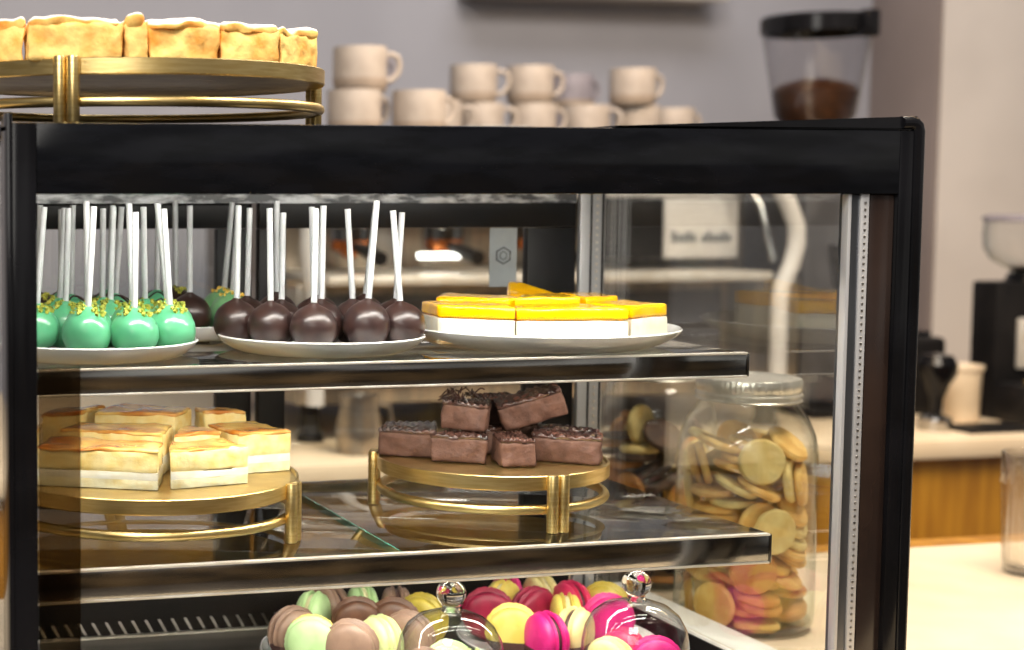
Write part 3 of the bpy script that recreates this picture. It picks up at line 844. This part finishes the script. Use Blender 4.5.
COOK = {"a":[[-0.0207,0.0055,0.0039,0.383,-0.0,-0.0,-0.924],[0.0128,0.0338,0.0039,0.994,-0.0,0.0,0.107],[0.0362,-0.0019,0.0039,0.217,-0.0,-0.0,-0.976],[-0.0262,0.0017,0.0117,0.705,0.0,-0.0,-0.709],[-0.0088,-0.0353,0.0039,0.649,-0.0,0.0,0.761],[-0.0429,0.025,0.0215,0.592,-0.027,-0.734,-0.331],[0.0302,-0.0198,0.0131,0.132,-0.979,-0.108,-0.109],[-0.0449,-0.0216,0.0213,0.673,0.105,-0.703,0.204],[0.0255,-0.0258,0.0187,0.009,0.497,0.851,0.17],[-0.0173,-0.0203,0.0191,0.973,0.107,0.048,-0.199],[0.0266,0.0246,0.0117,0.2,-0.0,-0.0,-0.98],[-0.019,0.0397,0.0246,0.261,0.271,-0.702,-0.605],[-0.0069,-0.0354,0.0231,0.769,0.105,-0.053,0.628],[-0.0329,0.0146,0.0503,0.234,0.054,0.297,-0.924],[-0.009,-0.0347,0.0313,0.852,0.085,0.081,-0.51],[-0.0281,0.0017,0.0296,0.423,-0.003,-0.258,-0.869],[0.0076,0.0276,0.0195,0.638,-0.0,0.0,0.77],[-0.0082,0.0372,0.0423,0.655,0.418,0.032,0.628],[0.0306,-0.0191,0.0329,0.373,0.035,-0.044,0.926],[0.0281,0.0228,0.0273,0.063,-0.0,0.0,-0.998],[0.0276,0.0236,0.0351,0.998,0.0,0.0,-0.069],[0.0098,0.0174,0.0448,0.481,0.022,-0.081,0.873],[0.0358,0.0012,0.049,0.101,-0.058,0.195,-0.974],[-0.0203,-0.0449,0.0558,0.683,-0.651,-0.024,-0.332],[0.0184,0.0365,0.0576,0.301,0.257,-0.872,0.289],[-0.002,-0.0496,0.0947,0.045,-0.021,0.712,0.7],[-0.022,-0.0118,0.0483,0.587,0.156,-0.086,0.79],[-0.0,-0.0244,0.0486,0.653,0.229,-0.055,0.72],[0.017,-0.0329,0.0488,0.022,0.47,-0.851,-0.234],[-0.0251,0.0267,0.068,0.45,0.15,-0.208,0.855],[0.006,-0.0295,0.0622,0.805,0.086,0.219,-0.545],[-0.0122,0.012,0.0677,0.329,0.054,0.249,-0.909],[0.0206,0.0103,0.0706,0.23,0.243,-0.252,0.908],[-0.0346,-0.0058,0.0683,0.469,0.152,-0.205,0.845],[0.0359,0.001,0.0674,0.713,0.345,-0.065,0.607],[-0.0328,-0.0156,0.0743,0.108,0.077,-0.196,0.971],[-0.0112,-0.0245,0.0779,0.772,0.172,-0.051,0.609],[0.0326,0.0155,0.0885,0.954,-0.071,0.113,-0.27],[0.0311,-0.0206,0.0683,0.172,-0.145,0.248,-0.942],[0.0239,-0.029,0.0765,0.27,-0.898,-0.334,0.099],[-0.0349,0.0094,0.0893,0.096,0.377,-0.919,0.07],[0.0012,-0.0111,0.0998,0.475,-0.163,-0.04,0.864],[-0.0052,0.0359,0.0923,0.237,0.764,-0.596,-0.073],[0.027,-0.0266,0.0857,0.712,0.287,-0.007,0.64],[-0.0116,0.0339,0.0869,0.247,0.508,-0.825,0.015],[-0.036,-0.0052,0.102,0.008,0.582,-0.813,0.014],[0.0052,0.036,0.1025,0.124,0.646,-0.75,-0.061],[0.0352,0.0101,0.1069,0.949,0.108,0.251,0.154],[-0.0317,-0.0029,0.1097,0.009,0.475,0.88,-0.014],[0.0295,-0.0281,0.1016,0.188,-0.777,0.446,0.401],[0.0477,0.0035,0.124,0.794,-0.091,0.599,-0.051],[0.0097,0.0036,0.12,0.223,0.25,0.934,0.127],[-0.0368,0.0327,0.1199,0.01,-0.485,0.434,-0.759],[-0.0119,-0.0391,0.1004,0.571,0.637,0.412,-0.313],[0.0271,0.0242,0.1047,0.804,0.201,0.185,0.529],[-0.0252,-0.0168,0.1183,0.005,-0.326,-0.945,-0.009],[-0.0362,-0.0033,0.1265,0.005,-0.651,0.759,0.009],[0.0286,-0.0296,0.1135,0.152,-0.189,0.401,-0.883],[-0.0082,0.0247,0.1251,0.299,-0.157,-0.132,0.932],[-0.0016,0.0229,0.1365,0.055,0.743,0.643,0.176],[0.0058,0.0493,0.1277,0.674,-0.732,-0.029,-0.098],[-0.0266,-0.0243,0.1346,0.041,0.618,-0.753,-0.221],[-0.0309,0.034,0.1451,0.739,0.176,0.565,-0.322],[-0.0065,0.0149,0.1419,0.183,-0.362,0.914,0.006],[0.0197,-0.0392,0.1409,0.665,-0.482,-0.57,-0.031],[0.0359,-0.0341,0.1363,0.599,0.072,0.662,-0.446],[-0.0092,-0.0346,0.1336,0.71,-0.012,0.225,-0.667],[0.0235,-0.0183,0.1499,0.261,-0.459,0.36,0.769],[-0.0217,-0.0158,0.1512,0.165,-0.103,0.062,-0.979],[-0.0423,0.0053,0.152,0.721,0.494,0.339,0.349],[-0.0154,-0.0469,0.1604,0.512,0.294,-0.608,0.531],[0.0308,0.0181,0.1323,0.022,-0.856,-0.109,0.504],[-0.0149,-0.0182,0.1574,0.567,0.117,0.028,0.815],[-0.0065,0.0246,0.1518,0.032,-0.956,-0.228,-0.18],[0.0388,0.0014,0.1625,0.119,0.885,0.203,-0.401],[-0.0341,-0.0105,0.1722,0.15,-0.443,-0.884,-0.011],[-0.0203,0.0303,0.1703,0.821,-0.01,0.222,-0.526],[0.0206,-0.033,0.1737,0.329,-0.6,-0.721,-0.113],[0.0071,-0.0024,0.1633,0.632,-0.031,0.124,-0.765],[0.0352,0.0334,0.1579,0.756,-0.533,0.323,-0.2],[0.0137,0.0359,0.1674,0.562,0.199,0.548,0.587],[-0.009,-0.0208,0.1725,0.641,-0.04,0.134,-0.754]],"b":[[0.0079,0.0359,0.0045,0.612,0.0,-0.0,0.791],[-0.0343,0.0029,0.0045,0.451,-0.0,0.0,-0.893],[0.0362,0.0051,0.0045,0.855,0.0,-0.0,0.518],[-0.0059,-0.0297,0.0045,0.832,-0.0,-0.0,-0.555],[0.0181,-0.032,0.0135,0.894,0.0,-0.0,0.448],[0.0365,0.0053,0.0135,0.689,0.0,0.0,-0.725],[0.0004,0.0296,0.0135,0.955,0.0,0.0,0.297],[-0.0313,0.0378,0.0211,0.661,-0.465,-0.572,-0.14],[0.0062,0.0347,0.0225,0.345,0.0,-0.0,0.939],[0.0284,-0.0234,0.0225,0.382,0.0,0.0,-0.924],[0.0045,0.0365,0.0315,0.73,0.0,0.0,0.684],[-0.032,0.0025,0.0135,0.799,0.0,0.0,-0.601],[0.0126,0.0475,0.0571,0.616,0.66,0.196,-0.383],[-0.0378,-0.0314,0.0209,0.15,0.434,0.537,0.708],[-0.0026,-0.0491,0.0382,0.523,-0.511,-0.455,-0.509],[0.0314,0.0295,0.0558,0.198,0.091,0.694,0.686],[-0.0272,0.0083,0.0225,0.914,0.0,0.0,0.407],[-0.0132,-0.022,0.0281,0.511,0.123,-0.07,0.848],[-0.0364,0.0051,0.0384,0.516,-0.118,0.127,0.839],[0.0287,0.0102,0.0389,0.829,0.54,0.033,-0.142],[-0.0207,-0.0231,0.0473,0.322,-0.216,0.248,-0.888],[-0.0091,0.0261,0.0458,0.751,-0.141,0.006,0.644],[0.0287,-0.0231,0.0315,0.079,-0.0,-0.0,0.997],[-0.0327,0.0169,0.0524,0.391,-0.175,-0.047,0.902],[-0.0386,0.0176,0.0778,0.038,0.776,-0.069,-0.626],[-0.0096,-0.0235,0.0509,0.195,-0.937,-0.12,0.265],[0.0305,-0.0201,0.0493,0.068,-0.837,-0.497,-0.219],[0.0087,-0.0478,0.0907,0.032,0.164,-0.742,0.65],[0.004,-0.036,0.0612,0.958,-0.068,0.219,0.173],[0.0276,0.0075,0.0543,0.652,0.38,-0.384,0.531],[0.0304,-0.0203,0.0703,0.051,-0.649,0.734,-0.192],[-0.0065,0.0407,0.0699,0.51,0.449,0.332,-0.654],[-0.0239,-0.0262,0.0738,0.43,-0.181,0.04,0.884],[0.0485,0.0076,0.0865,0.661,0.155,-0.733,-0.037],[0.0183,-0.0113,0.0736,0.116,-0.346,0.917,-0.161],[-0.048,0.0021,0.0751,0.065,-0.775,-0.049,0.626],[0.0264,-0.019,0.0911,0.056,-0.567,0.82,0.053],[0.0054,0.0034,0.0755,0.308,-0.191,0.052,0.93],[0.0268,0.0253,0.0965,0.275,-0.373,-0.043,0.885],[-0.0391,-0.021,0.0955,0.481,0.413,0.503,0.587],[-0.0133,-0.0072,0.082,0.278,-0.172,0.07,0.943],[-0.0123,0.0368,0.0806,0.718,0.391,-0.399,0.416],[-0.0063,0.0074,0.0918,0.919,-0.028,-0.193,-0.344],[-0.0333,0.0202,0.0959,0.594,0.226,-0.746,-0.199],[0.0266,-0.0201,0.1,0.047,0.02,0.075,-0.996],[-0.0113,-0.0343,0.104,0.167,0.953,0.033,0.249],[0.0287,-0.0223,0.1089,0.077,-0.988,0.134,-0.006],[-0.0364,-0.0002,0.1223,0.014,0.999,-0.031,0.015],[-0.0064,-0.0139,0.1105,0.292,0.67,0.679,0.069],[-0.0172,-0.012,0.1143,0.296,0.615,0.729,0.046],[0.0206,-0.0448,0.1311,0.323,-0.515,0.436,0.664],[-0.0084,0.0353,0.106,0.084,0.014,-0.996,-0.018],[-0.0317,-0.0184,0.132,0.008,0.99,0.138,0.011],[-0.0113,0.0331,0.1155,0.961,-0.006,0.086,-0.264],[-0.0288,-0.0201,0.1411,0.764,0.003,-0.013,-0.645],[0.0203,-0.0351,0.1324,0.682,-0.675,-0.015,0.283],[0.0105,-0.011,0.129,0.153,-0.198,-0.077,-0.965],[-0.0278,0.0235,0.1305,0.898,-0.064,-0.015,-0.435],[0.0158,0.0296,0.1195,0.693,-0.076,0.102,-0.709],[-0.029,0.0219,0.1398,0.961,-0.058,0.031,0.269],[0.0241,0.0274,0.1344,0.912,-0.097,0.307,-0.256],[-0.0364,0.0059,0.1512,0.025,0.167,-0.984,0.061],[-0.0026,0.0235,0.1445,0.727,0.186,0.355,0.557],[-0.0056,0.049,0.1451,0.56,-0.476,-0.487,-0.472],[-0.0127,-0.037,0.1563,0.381,-0.911,0.147,0.058],[0.0484,-0.0058,0.136,0.619,0.298,0.703,0.183],[-0.0279,-0.0181,0.1663,0.334,-0.573,0.426,0.615],[-0.0049,0.0222,0.1637,0.231,0.114,-0.966,0.006],[0.0135,-0.0113,0.1463,0.515,-0.29,0.193,-0.783],[0.0411,-0.0045,0.1465,0.187,0.751,0.136,0.618]]}
def cookie_bm(r, th, seed):
    rf = lambda a, z: 1 + .03 * noise.noise(Vector((math.cos(a) * 2.4, math.sin(a) * 2.4, seed)))
    h = th / 2
    bm = lathe(bmesh.new(), [(0, -h), (r * .6, -h), (r * .92, -h * .9), (r, -h * .25), (r * .985, h * .35), (r * .90, h * .85), (r * .6, h), (0, h * 1.06)], 30, rfun=rf)
    for v in bm.verts: v.co.z += .0005 * noise.noise(Vector((v.co.x * 160, v.co.y * 160, seed)))
    return bm
GCK = {'a': 'golden cookies in the near jar', 'b': 'dark and cream cookies in the far jar'}
cp = {}
for key, (ju, jw) in (('a', JA), ('b', JB)):
    for i, (x, y, z, qw, qx, qy, qz) in enumerate(COOK[key]):
        if key == 'a':
            mt = ['cookie', 'cookie_pale', 'cookie'][i % 3] if z > .06 else ['cookie_brown', 'cookie', 'cookie_brown'][i % 3]
            lab = {'cookie': 'round golden cookie piled inside the nearer glass jar', 'cookie_pale': 'pale round cookie piled inside the nearer glass jar', 'cookie_brown': 'toasted brown cookie low inside the nearer glass jar'}[mt]
        else:
            mt = ['cookie_dark', 'cookie_dark', 'cookie_pale', 'cookie_brown'][i % 4]
            lab = {'cookie_dark': 'dark cocoa cookie inside the farther glass jar', 'cookie_pale': 'cream coloured cookie inside the farther glass jar', 'cookie_brown': 'toasted brown cookie inside the farther glass jar'}[mt]
        loc = (ju + x * 1.075, jw + y * 1.075, CZ + .0052 + z * 1.08)
        k2 = (key, mt)
        if k2 not in cp:
            o = link('cookie', cookie_bm(.0232 if key == 'a' else .0228, .0082 if key == 'a' else .0088, len(cp) * 3.3), mt, None, loc)
            cp[k2] = o
        else:
            o = cp[k2].copy(); COL.objects.link(o); o.location = loc
        tag(o, lab, 'cookie', GCK[key])
        o.rotation_mode = 'QUATERNION'; o.rotation_quaternion = (qw, qx, qy, qz)

# fluted tumbler on the counter at the right edge
fl = lambda a, z: 1 + (.035 * abs(math.sin(a * 9)) if .014 < z < .112 else 0)
pr = [(0, .006), (.027, .006), (.029, .012), (.0335, .142), (.0345, .1425), (.0352, .142), (.0305, .012), (.0295, .002), (.028, 0), (0, .0008)]
bm = bmesh.new()
prs = [(0, .001), (.028, 0), (.0300, .003), (.0306, .013)] + [(.0306 + .0042 * k / 24, .013 + .1 * k / 24) for k in range(1, 25)] + [(.0352, .142), (.0346, .1428), (.0338, .142), (.0300, .013), (.0280, .0075), (0, .007)]
lathe(bm, prs, 144, rfun=fl)
o = link('tumbler', bm, 'tumbler_glass', None, (1.2600, .468, CZ + .0003), sharp=70)
tag(o, 'tall fluted clear glass tumbler standing on the counter at the right', 'glass')

# ================================================================== espresso machine behind, cups on its top
em = thing('espresso_machine', 'large white and steel espresso machine behind the case, mugs on top', 'espresso machine', (1.24, 1.78, CZ))
def E_(name, bm, mat, par=None):
    bmesh.ops.translate(bm, verts=bm.verts, vec=(-1.24, -1.78, -CZ))
    return link(name, bm, mat, par or em)
ZTOP = .497
E_('lower_body', B((.72, 1.56, .02), (1.72, 2.16, .235), .006), 'warm_steel')
E_('lower_front_panel', B((.74, 1.552, .05), (1.55, 1.561, .215), .003), 'machine_grey')
bm = bmesh.new()
for u in (.76, 1.22, 1.68):
    for w in (1.6, 2.1): lathe(bm, [(0, .001), (.026, .001), (.02, .02), (.016, .072), (0, .072)], 24, (u, w, CZ))
E_('feet', bm, 'black_matte')
E_('drip_tray', B((.75, 1.47, .236), (1.60, 1.80, .252), .003), 'chrome_lip')
E_('rear_body', B((.72, 1.74, .236), (1.72, 2.16, .47), .006), 'warm_steel')
E_('upper_hood', B((.72, 1.58, .385), (1.60, 1.74, .49), .008), 'machine_white')
E_('cup_tray', B((.72, 1.50, .4885), (1.75, 2.20, ZTOP), .004), 'steel')
bm = bmesh.new()
for k in range(11): box(bm, (1.460 + k * .0105 + (.010 if k > 4 else 0), 1.577, .304), (1.467 + k * .0105 + (.010 if k > 4 else 0), 1.581, .317 + .006 * (k % 3 == 0)), .001, 1)
E_('end_panel', B((1.445, 1.581, .272), (1.60, 1.60, .384), .004), 'machine_white')
E_('dark_marks', bm, 'ink')
E_('display_panel', B((1.31, 1.575, .275), (1.44, 1.60, .385), .004), 'black_matte')
for u in (.84, 1.02, 1.20):
    g = E_('group_head', lathe(lathe(bmesh.new(), [(0, .33), (.033, .33), (.036, .34), (.036, .372), (.028, .39), (0, .39)], 32, (u, 1.62, 0)), [(0, .31), (.038, .31), (.038, .331), (0, .331)], 32, (u, 1.62, 0)), 'chrome')
for sx, u in ((0, .722), (1, 1.650)):
    bm = bmesh.new()
    q = 1 if sx else -.4
    raw = [(-.075, .49), (-.045, .43), (-.01, .375), (.008, .335), (.010, .30), (.0, .262), (-.018, .225), (-.022, .20), (-.022, .15), (-.022, .03)]
    tube(bm, [(u + du * q, 1.49 + .02 * (z > .45), z) for du, z in raw], .016, 16)
    E_('curved_side_frame', bm, 'machine_white')
bm = tube(bmesh.new(), [(1.57, 1.56, .40), (1.575, 1.52, .41), (1.585, 1.49, .37), (1.60, 1.47, .27)], .006, 12)
E_('steam_wand', bm, 'chrome')
E_('glow_bar', B((.955, 1.575, .277), (1.035, 1.585, .287), .002), 'led_glow')  # glowing bar added in place of an LED reflection, not a lamp
# portafilters locked in the group heads
pf0 = None
for i, u in enumerate((.84, 1.02, 1.20)):
    lab = 'portafilter with dark handle under the %s group head of the espresso machine' % ['left', 'middle', 'right'][i]
    if pf0 is None:
        t = pf0 = thing('portafilter', lab, 'portafilter', (u, 1.62, .278), 0, 'portafilters on the machine')
        link('basket', LA([(0, 0), (.010, 0), (.022, .012), (.034, .014), (.036, .0318), (0, .0318)], 32), 'copper', t)
        link('handle', tube(bmesh.new(), [(0, -.03, .02), (0, -.06, .018), (0, -.10, .012), (0, -.15, .004)], .009, 14, rend=.013), 'black_matte', t)
    else:
        dup(pf0, lab, 'portafilters on the machine', (u, 1.62, .278))

# mugs
def mug_bm(R=.046, H=.074):
    pr = [(0, .003), (R * .80, .003), (R * .84, 0), (R * .90, .001), (R * .98, .008), (R, .02), (R, H - .002), (R * .985, H), (R * .96, H - .001), (R * .945, H - .01), (R * .94, .02), (R * .86, .008), (0, .0075)]
    bm = lathe(bmesh.new(), pr, 48)
    for f in bm.faces:
        if f.calc_center_median().z < .022 and f.calc_center_median().xy.length > R * .93: f.material_index = 1
    return bm
GMUG = 'stoneware mugs on the espresso machine'
mp = {}
def mug(kind, label, u, w, z, az, R=1.0):
    if kind not in mp:
        t = thing('mug', label, 'mug', (u, w, z), az, GMUG)
        body = {'beige': 'mug', 'grey': 'mug_grey'}[kind]
        link('cup', mug_bm(), [body, 'mug_low'], t)
        pts = [(.044, 0, .060), (.056, 0, .063), (.067, 0, .058), (.071, 0, .045), (.068, 0, .030), (.058, 0, .019), (.044, 0, .017)]
        bm = tube(bmesh.new(), pts, .0052, 12)
        link('handle', bm, body, t)
        mp[kind] = t; return t
    return dup(mp[kind], label, GMUG, (u, w, z), (0, 0, az))
Z0 = ZTOP; Z1 = ZTOP + .0742
mug('beige', 'beige stoneware mug at the left end of the lower row, nearest', .806, 1.515, Z0, .25)
mug('beige', 'beige stoneware mug in the lower row, second from the left, handle showing', .921, 1.505, Z0, .15)
mug('beige', 'topmost beige stoneware mug stacked at the left, handle to the right', .818, 1.522, Z1, -.1)
mug('grey', 'greyish mug behind the topmost left mug, only its handle showing', .858, 1.62, Z1, .3)
mug('grey', 'greyish mug in lower row behind the leftmost beige mug', .848, 1.63, Z0, .3)
mug('beige', 'upper beige mug in the middle, left one of the pair', 1.181, 1.85, Z1, -.2)
mug('beige', 'upper beige mug in the middle, right one of the pair, handle showing', 1.303, 1.85, Z1, .0)
mug('grey', 'grey mug alone in the upper row toward the right', 1.500, 2.05, Z1, .2)
mug('beige', 'upper beige mug at the right end of the stacked mugs', 1.540, 1.87, Z1, .1)
mug('beige', 'lower beige mug under the left one of the middle pair', 1.197, 1.85, Z0, -.3)
mug('beige', 'lower beige mug under the right one of the middle pair', 1.310, 1.85, Z0, .0)
mug('grey', 'grey mug in the lower row under the grey upper mug', 1.500, 2.05, Z0, .4)
mug('beige', 'lower beige mug right of the middle pair', 1.440, 1.87, Z0, -.9)
mug('beige', 'lower beige mug under the upper right end mug', 1.560, 1.885, Z0, .9)
mug('beige', 'beige mug at the right end of the lower row, handle to the right', 1.679, 1.95, Z0, .1)
mug('beige', 'lower beige mug between the near pair and the middle pair', 1.085, 1.80, Z0, -.4)
o = link('saucer', LA([(0, .002), (.032, .002), (.036, 0), (.040, .002), (.066, .011), (.068, .0125), (.066, .0135), (.042, .006), (0, .0055)], 56), 'porcelain', None, (1.093, 1.570, Z0 + .0005), (0, 0, 0))
tag(o, 'small white saucer leaning on the machine top before the mugs', 'saucer')

# ================================================================== grinder with the tall hopper
gr = thing('coffee_grinder', 'coffee grinder with clear bean hopper and black lid behind the case', 'coffee grinder', (1.912, 1.80, CZ))
def G_(name, bm, mat, par=None, base=(1.912, 1.80, CZ)):
    return link(name, bm, mat, par or gr)
hz = .535 - CZ
G_('body', box(bmesh.new(), (-.085, -.10, .02), (.085, .12, .46), .012, 3), 'machine_grey')
G_('base', box(bmesh.new(), (-.1, -.16, 0), (.1, .13, .0205), .006), 'black_matte')
G_('collar', LA([(0, .4598), (.07, .4598), (.075, .47), (.075, .56), (.06, .572), (0, .572)], 40), 'black_matte')
G_('spout', LA([(0, .26), (.02, .26), (.035, .34), (0, .34)], 24, c=(0, -.11, 0)), 'steel')
h = G_('hopper', LA([(.055, .5725), (.078, .60), (.104, .765), (.105, .77)], 64), 'smoke_hopper')
bt = lambda a, z: 1
bm = LA([(0, .574), (.053, .574), (.076, .601), (.0835, .650), (.070, .664), (.03, .676), (0, .672)], 48, rfun=lambda a, z: 1 + (.06 * noise.noise(Vector((math.cos(a) * 2, math.sin(a) * 2, z * 30))) if z > .66 else 0))
G_('coffee_beans', bm, 'beans')['kind'] = 'stuff'
bm = LA([(0, .780), (.106, .780), (.109, .783), (.109, .798), (.104, .803), (0, .803)], 64)
lathe(bm, [(.1045, .766), (.109, .768), (.109, .783), (.1045, .783)], 64)
l = G_('lid', bm, 'black')
bm = box(bmesh.new(), (.018, -.128, .752), (.050, -.1, .806), .005)
G_('lid_catch', bm, 'black', l)
# second grinder and small things at the right
g2 = thing('coffee_grinder', 'black coffee grinder with round glass hopper at the right edge', 'coffee grinder', (2.262, 1.56, CZ))
link('body', box(box(bmesh.new(), (-.105, .0, .0), (.11, .07, .27), .006), (-.105, -.08, .0), (.11, .0, .075), .006), 'black_matte', g2)
link('steel_plate', box(bmesh.new(), (-.06, -.012, .10), (.08, -.0005, .20), .004), 'chrome_lip', g2)
link('dosing_fork', tube(bmesh.new(), [(-.02, -.012, .16), (-.02, -.07, .155)], .014, 14), 'black', g2)
link('brass_band', box(bmesh.new(), (-.1, -.083, .077), (.105, -.07, .087), .002), 'brass', g2)
link('hopper', LA([(.03, .286), (.042, .292), (.075, .312), (.088, .335), (.090, .365), (.088, .385), (.084, .388)], 56, c=(0, .03, 0)), 'jar_glass', g2)
link('coffee_beans', LA([(0, .288), (.03, .2885), (.046, .298), (0, .303)], 40, c=(0, .03, 0)), 'beans', g2)
link('hopper_neck', LA([(0, .268), (.05, .268), (.042, .287), (0, .287)], 40, c=(0, .03, 0)), 'black', g2)
link('hopper_lid', LA([(0, .3885), (.092, .3885), (.092, .396), (.085, .400), (0, .400)], 48, c=(0, .03, 0)), 'mug_grey', g2)
o = link('ceramic_canister', LA([(0, 0), (.028, 0), (.031, .004), (.034, .098), (.038, .102), (.038, .110), (.034, .111), (.031, .105), (.028, .01), (0, .01)], 48), 'beige_plastic', None, (2.085, 1.56, CZ))
tag(o, 'beige ceramic canister on the back counter beside the right grinder', 'canister')
t = thing('coffee_tamper', 'dark knobbed coffee tamper with chrome base on the back counter', 'tamper', (1.952, 1.47, CZ))
link('chrome_base', LA([(0, 0), (.029, 0), (.03, .002), (.03, .022), (.026, .026), (.012, .032), (0, .032)], 40), 'chrome', t)
link('handle', LA([(0, .0315), (.011, .0315), (.013, .06), (.022, .085), (.034, .105), (.036, .125), (.026, .142), (0, .146)], 40), 'black', t)
t = thing('knock_box', 'low black knock box behind the tamper on the back counter', 'knock box', (2.06, 1.70, CZ))
link('bin', box(bmesh.new(), (-.035, -.05, 0), (.065, .05, .155), .012, 3), 'black_matte', t)
link('bar', tube(bmesh.new(), [(-.03, 0, .158), (.06, 0, .158)], .007, 12), 'black', t)
o = link('tamping_mat', box(bmesh.new(), (-.075, -.045, 0), (.075, .045, .007), .003), 'black_matte', None, (2.052, 1.450, CZ))
tag(o, 'flat black tamping mat on the back counter beneath the canister', 'mat')
t = thing('pitcher', 'steel milk pitcher on the back counter seen below the upper shelf', 'pitcher', (.80, 1.46, CZ))
link('jug', LA([(0, 0), (.036, 0), (.038, .003), (.040, .04), (.032, .085), (.034, .10), (.033, .10), (.030, .085), (.037, .04), (.034, .006), (0, .006)], 40), 'warm_steel', t)
link('handle', tube(bmesh.new(), [(.033, 0, .085), (.055, 0, .08), (.06, 0, .055), (.052, 0, .03), (.039, 0, .025)], .004, 10), 'warm_steel', t)

# ================================================================== light
def area(name, loc, target, sx, sy, power, col=(255, 255, 255), spread=180):
    l = bpy.data.lights.new(name, 'AREA')
    l.shape = 'RECTANGLE'; l.size = sx; l.size_y = sy; l.energy = power
    l.color = lin(col)[:3]; l.spread = math.radians(spread)
    o = bpy.data.objects.new(name, l)
    COL.objects.link(o)
    o.location = loc
    d = Vector(target) - Vector(loc)
    o.rotation_euler = d.to_track_quat('-Z', 'Y').to_euler()
    return o
area('ceiling_light_front', (-.7, -1.5, 2.3), (.3, .2, .2), 1.0, 1.0, 80, (255, 247, 236))
area('ceiling_light_counter', (1.3, -.2, 2.0), (1.2, .3, 0), .8, .8, 58, (255, 240, 220))
area('ceiling_light_back', (1.4, 1.3, 2.3), (1.5, 2.2, .3), 1.6, .6, 26, (250, 248, 250))
area('case_light_top', (.33, .075, .4335), (.33, .14, .1), .62, .03, 4.3, (255, 250, 240))
area('case_light_shelf', (.32, .132, .2525), (.32, .175, .10), .60, .014, .9, (255, 246, 230))
area('case_light_low', (.32, .15, .1025), (.32, .19, -.04), .60, .014, 1.0, (255, 246, 230))
area('front_fill', (-.9, -1.9, 1.15), (.3, .2, .2), 1.1, .8, 17, (255, 250, 242))
area('jar_fill', (1.35, .75, 1.35), (.80, .40, .1), .5, .16, 9, (255, 244, 228))  # unseen lamp added to brighten the jar and its lid
area('aisle_light', (1.6, 1.0, 1.2), (1.7, 1.4, -.4), 1.2, .3, 8, (255, 214, 160))

w = bpy.data.worlds.new('room_light'); S.world = w
w.use_nodes = True
nt = w.node_tree; nt.nodes.clear()
out = nt.nodes.new('ShaderNodeOutputWorld'); bg = nt.nodes.new('ShaderNodeBackground')
tc = nt.nodes.new('ShaderNodeTexCoord'); n = nt.nodes.new('ShaderNodeTexNoise'); r = nt.nodes.new('ShaderNodeValToRGB')
n.inputs['Scale'].default_value = 3.2; n.inputs['Detail'].default_value = 2
r.color_ramp.elements[0].position = .38; r.color_ramp.elements[0].color = lin((44, 44, 46))
r.color_ramp.elements[1].position = .66; r.color_ramp.elements[1].color = lin((222, 218, 212))
e = r.color_ramp.elements.new(.5); e.color = lin((112, 108, 106))
nt.links.new(tc.outputs['Generated'], n.inputs['Vector']); nt.links.new(n.outputs['Fac'], r.inputs[0])
nt.links.new(r.outputs[0], bg.inputs[0]); nt.links.new(bg.outputs[0], out.inputs[0])
bg.inputs[1].default_value = .65

# ================================================================== camera
cam = bpy.data.cameras.new('camera'); co = bpy.data.objects.new('camera', cam); COL.objects.link(co)
co.location = (-.18344, -1.10714, .40)
th = math.atan(1600 / 7070); pt = math.atan(120 / 1600)
co.rotation_euler = (PI / 2 - pt, 0, -th)
cam.sensor_width = 36; cam.sensor_fit = 'HORIZONTAL'
cam.lens = 1600 / 1024 * 36
cam.shift_x = 382 / 1024; cam.shift_y = -15 / 1024
cam.clip_start = .02
cam.dof.use_dof = True
cam.dof.focus_distance = 1.33
cam.dof.aperture_fstop = 5.0
S.camera = co
S.view_settings.view_transform = 'Standard'
S.view_settings.look = 'None'
S.view_settings.exposure = 0.1
S.cycles.max_bounces = 16; S.cycles.transparent_max_bounces = 32; S.cycles.transmission_bounces = 12
S.cycles.glossy_bounces = 6; S.cycles.diffuse_bounces = 4
S.cycles.caustics_refractive = False; S.cycles.caustics_reflective = False
S.cycles.sample_clamp_indirect = 4
S.cycles.use_denoising = True
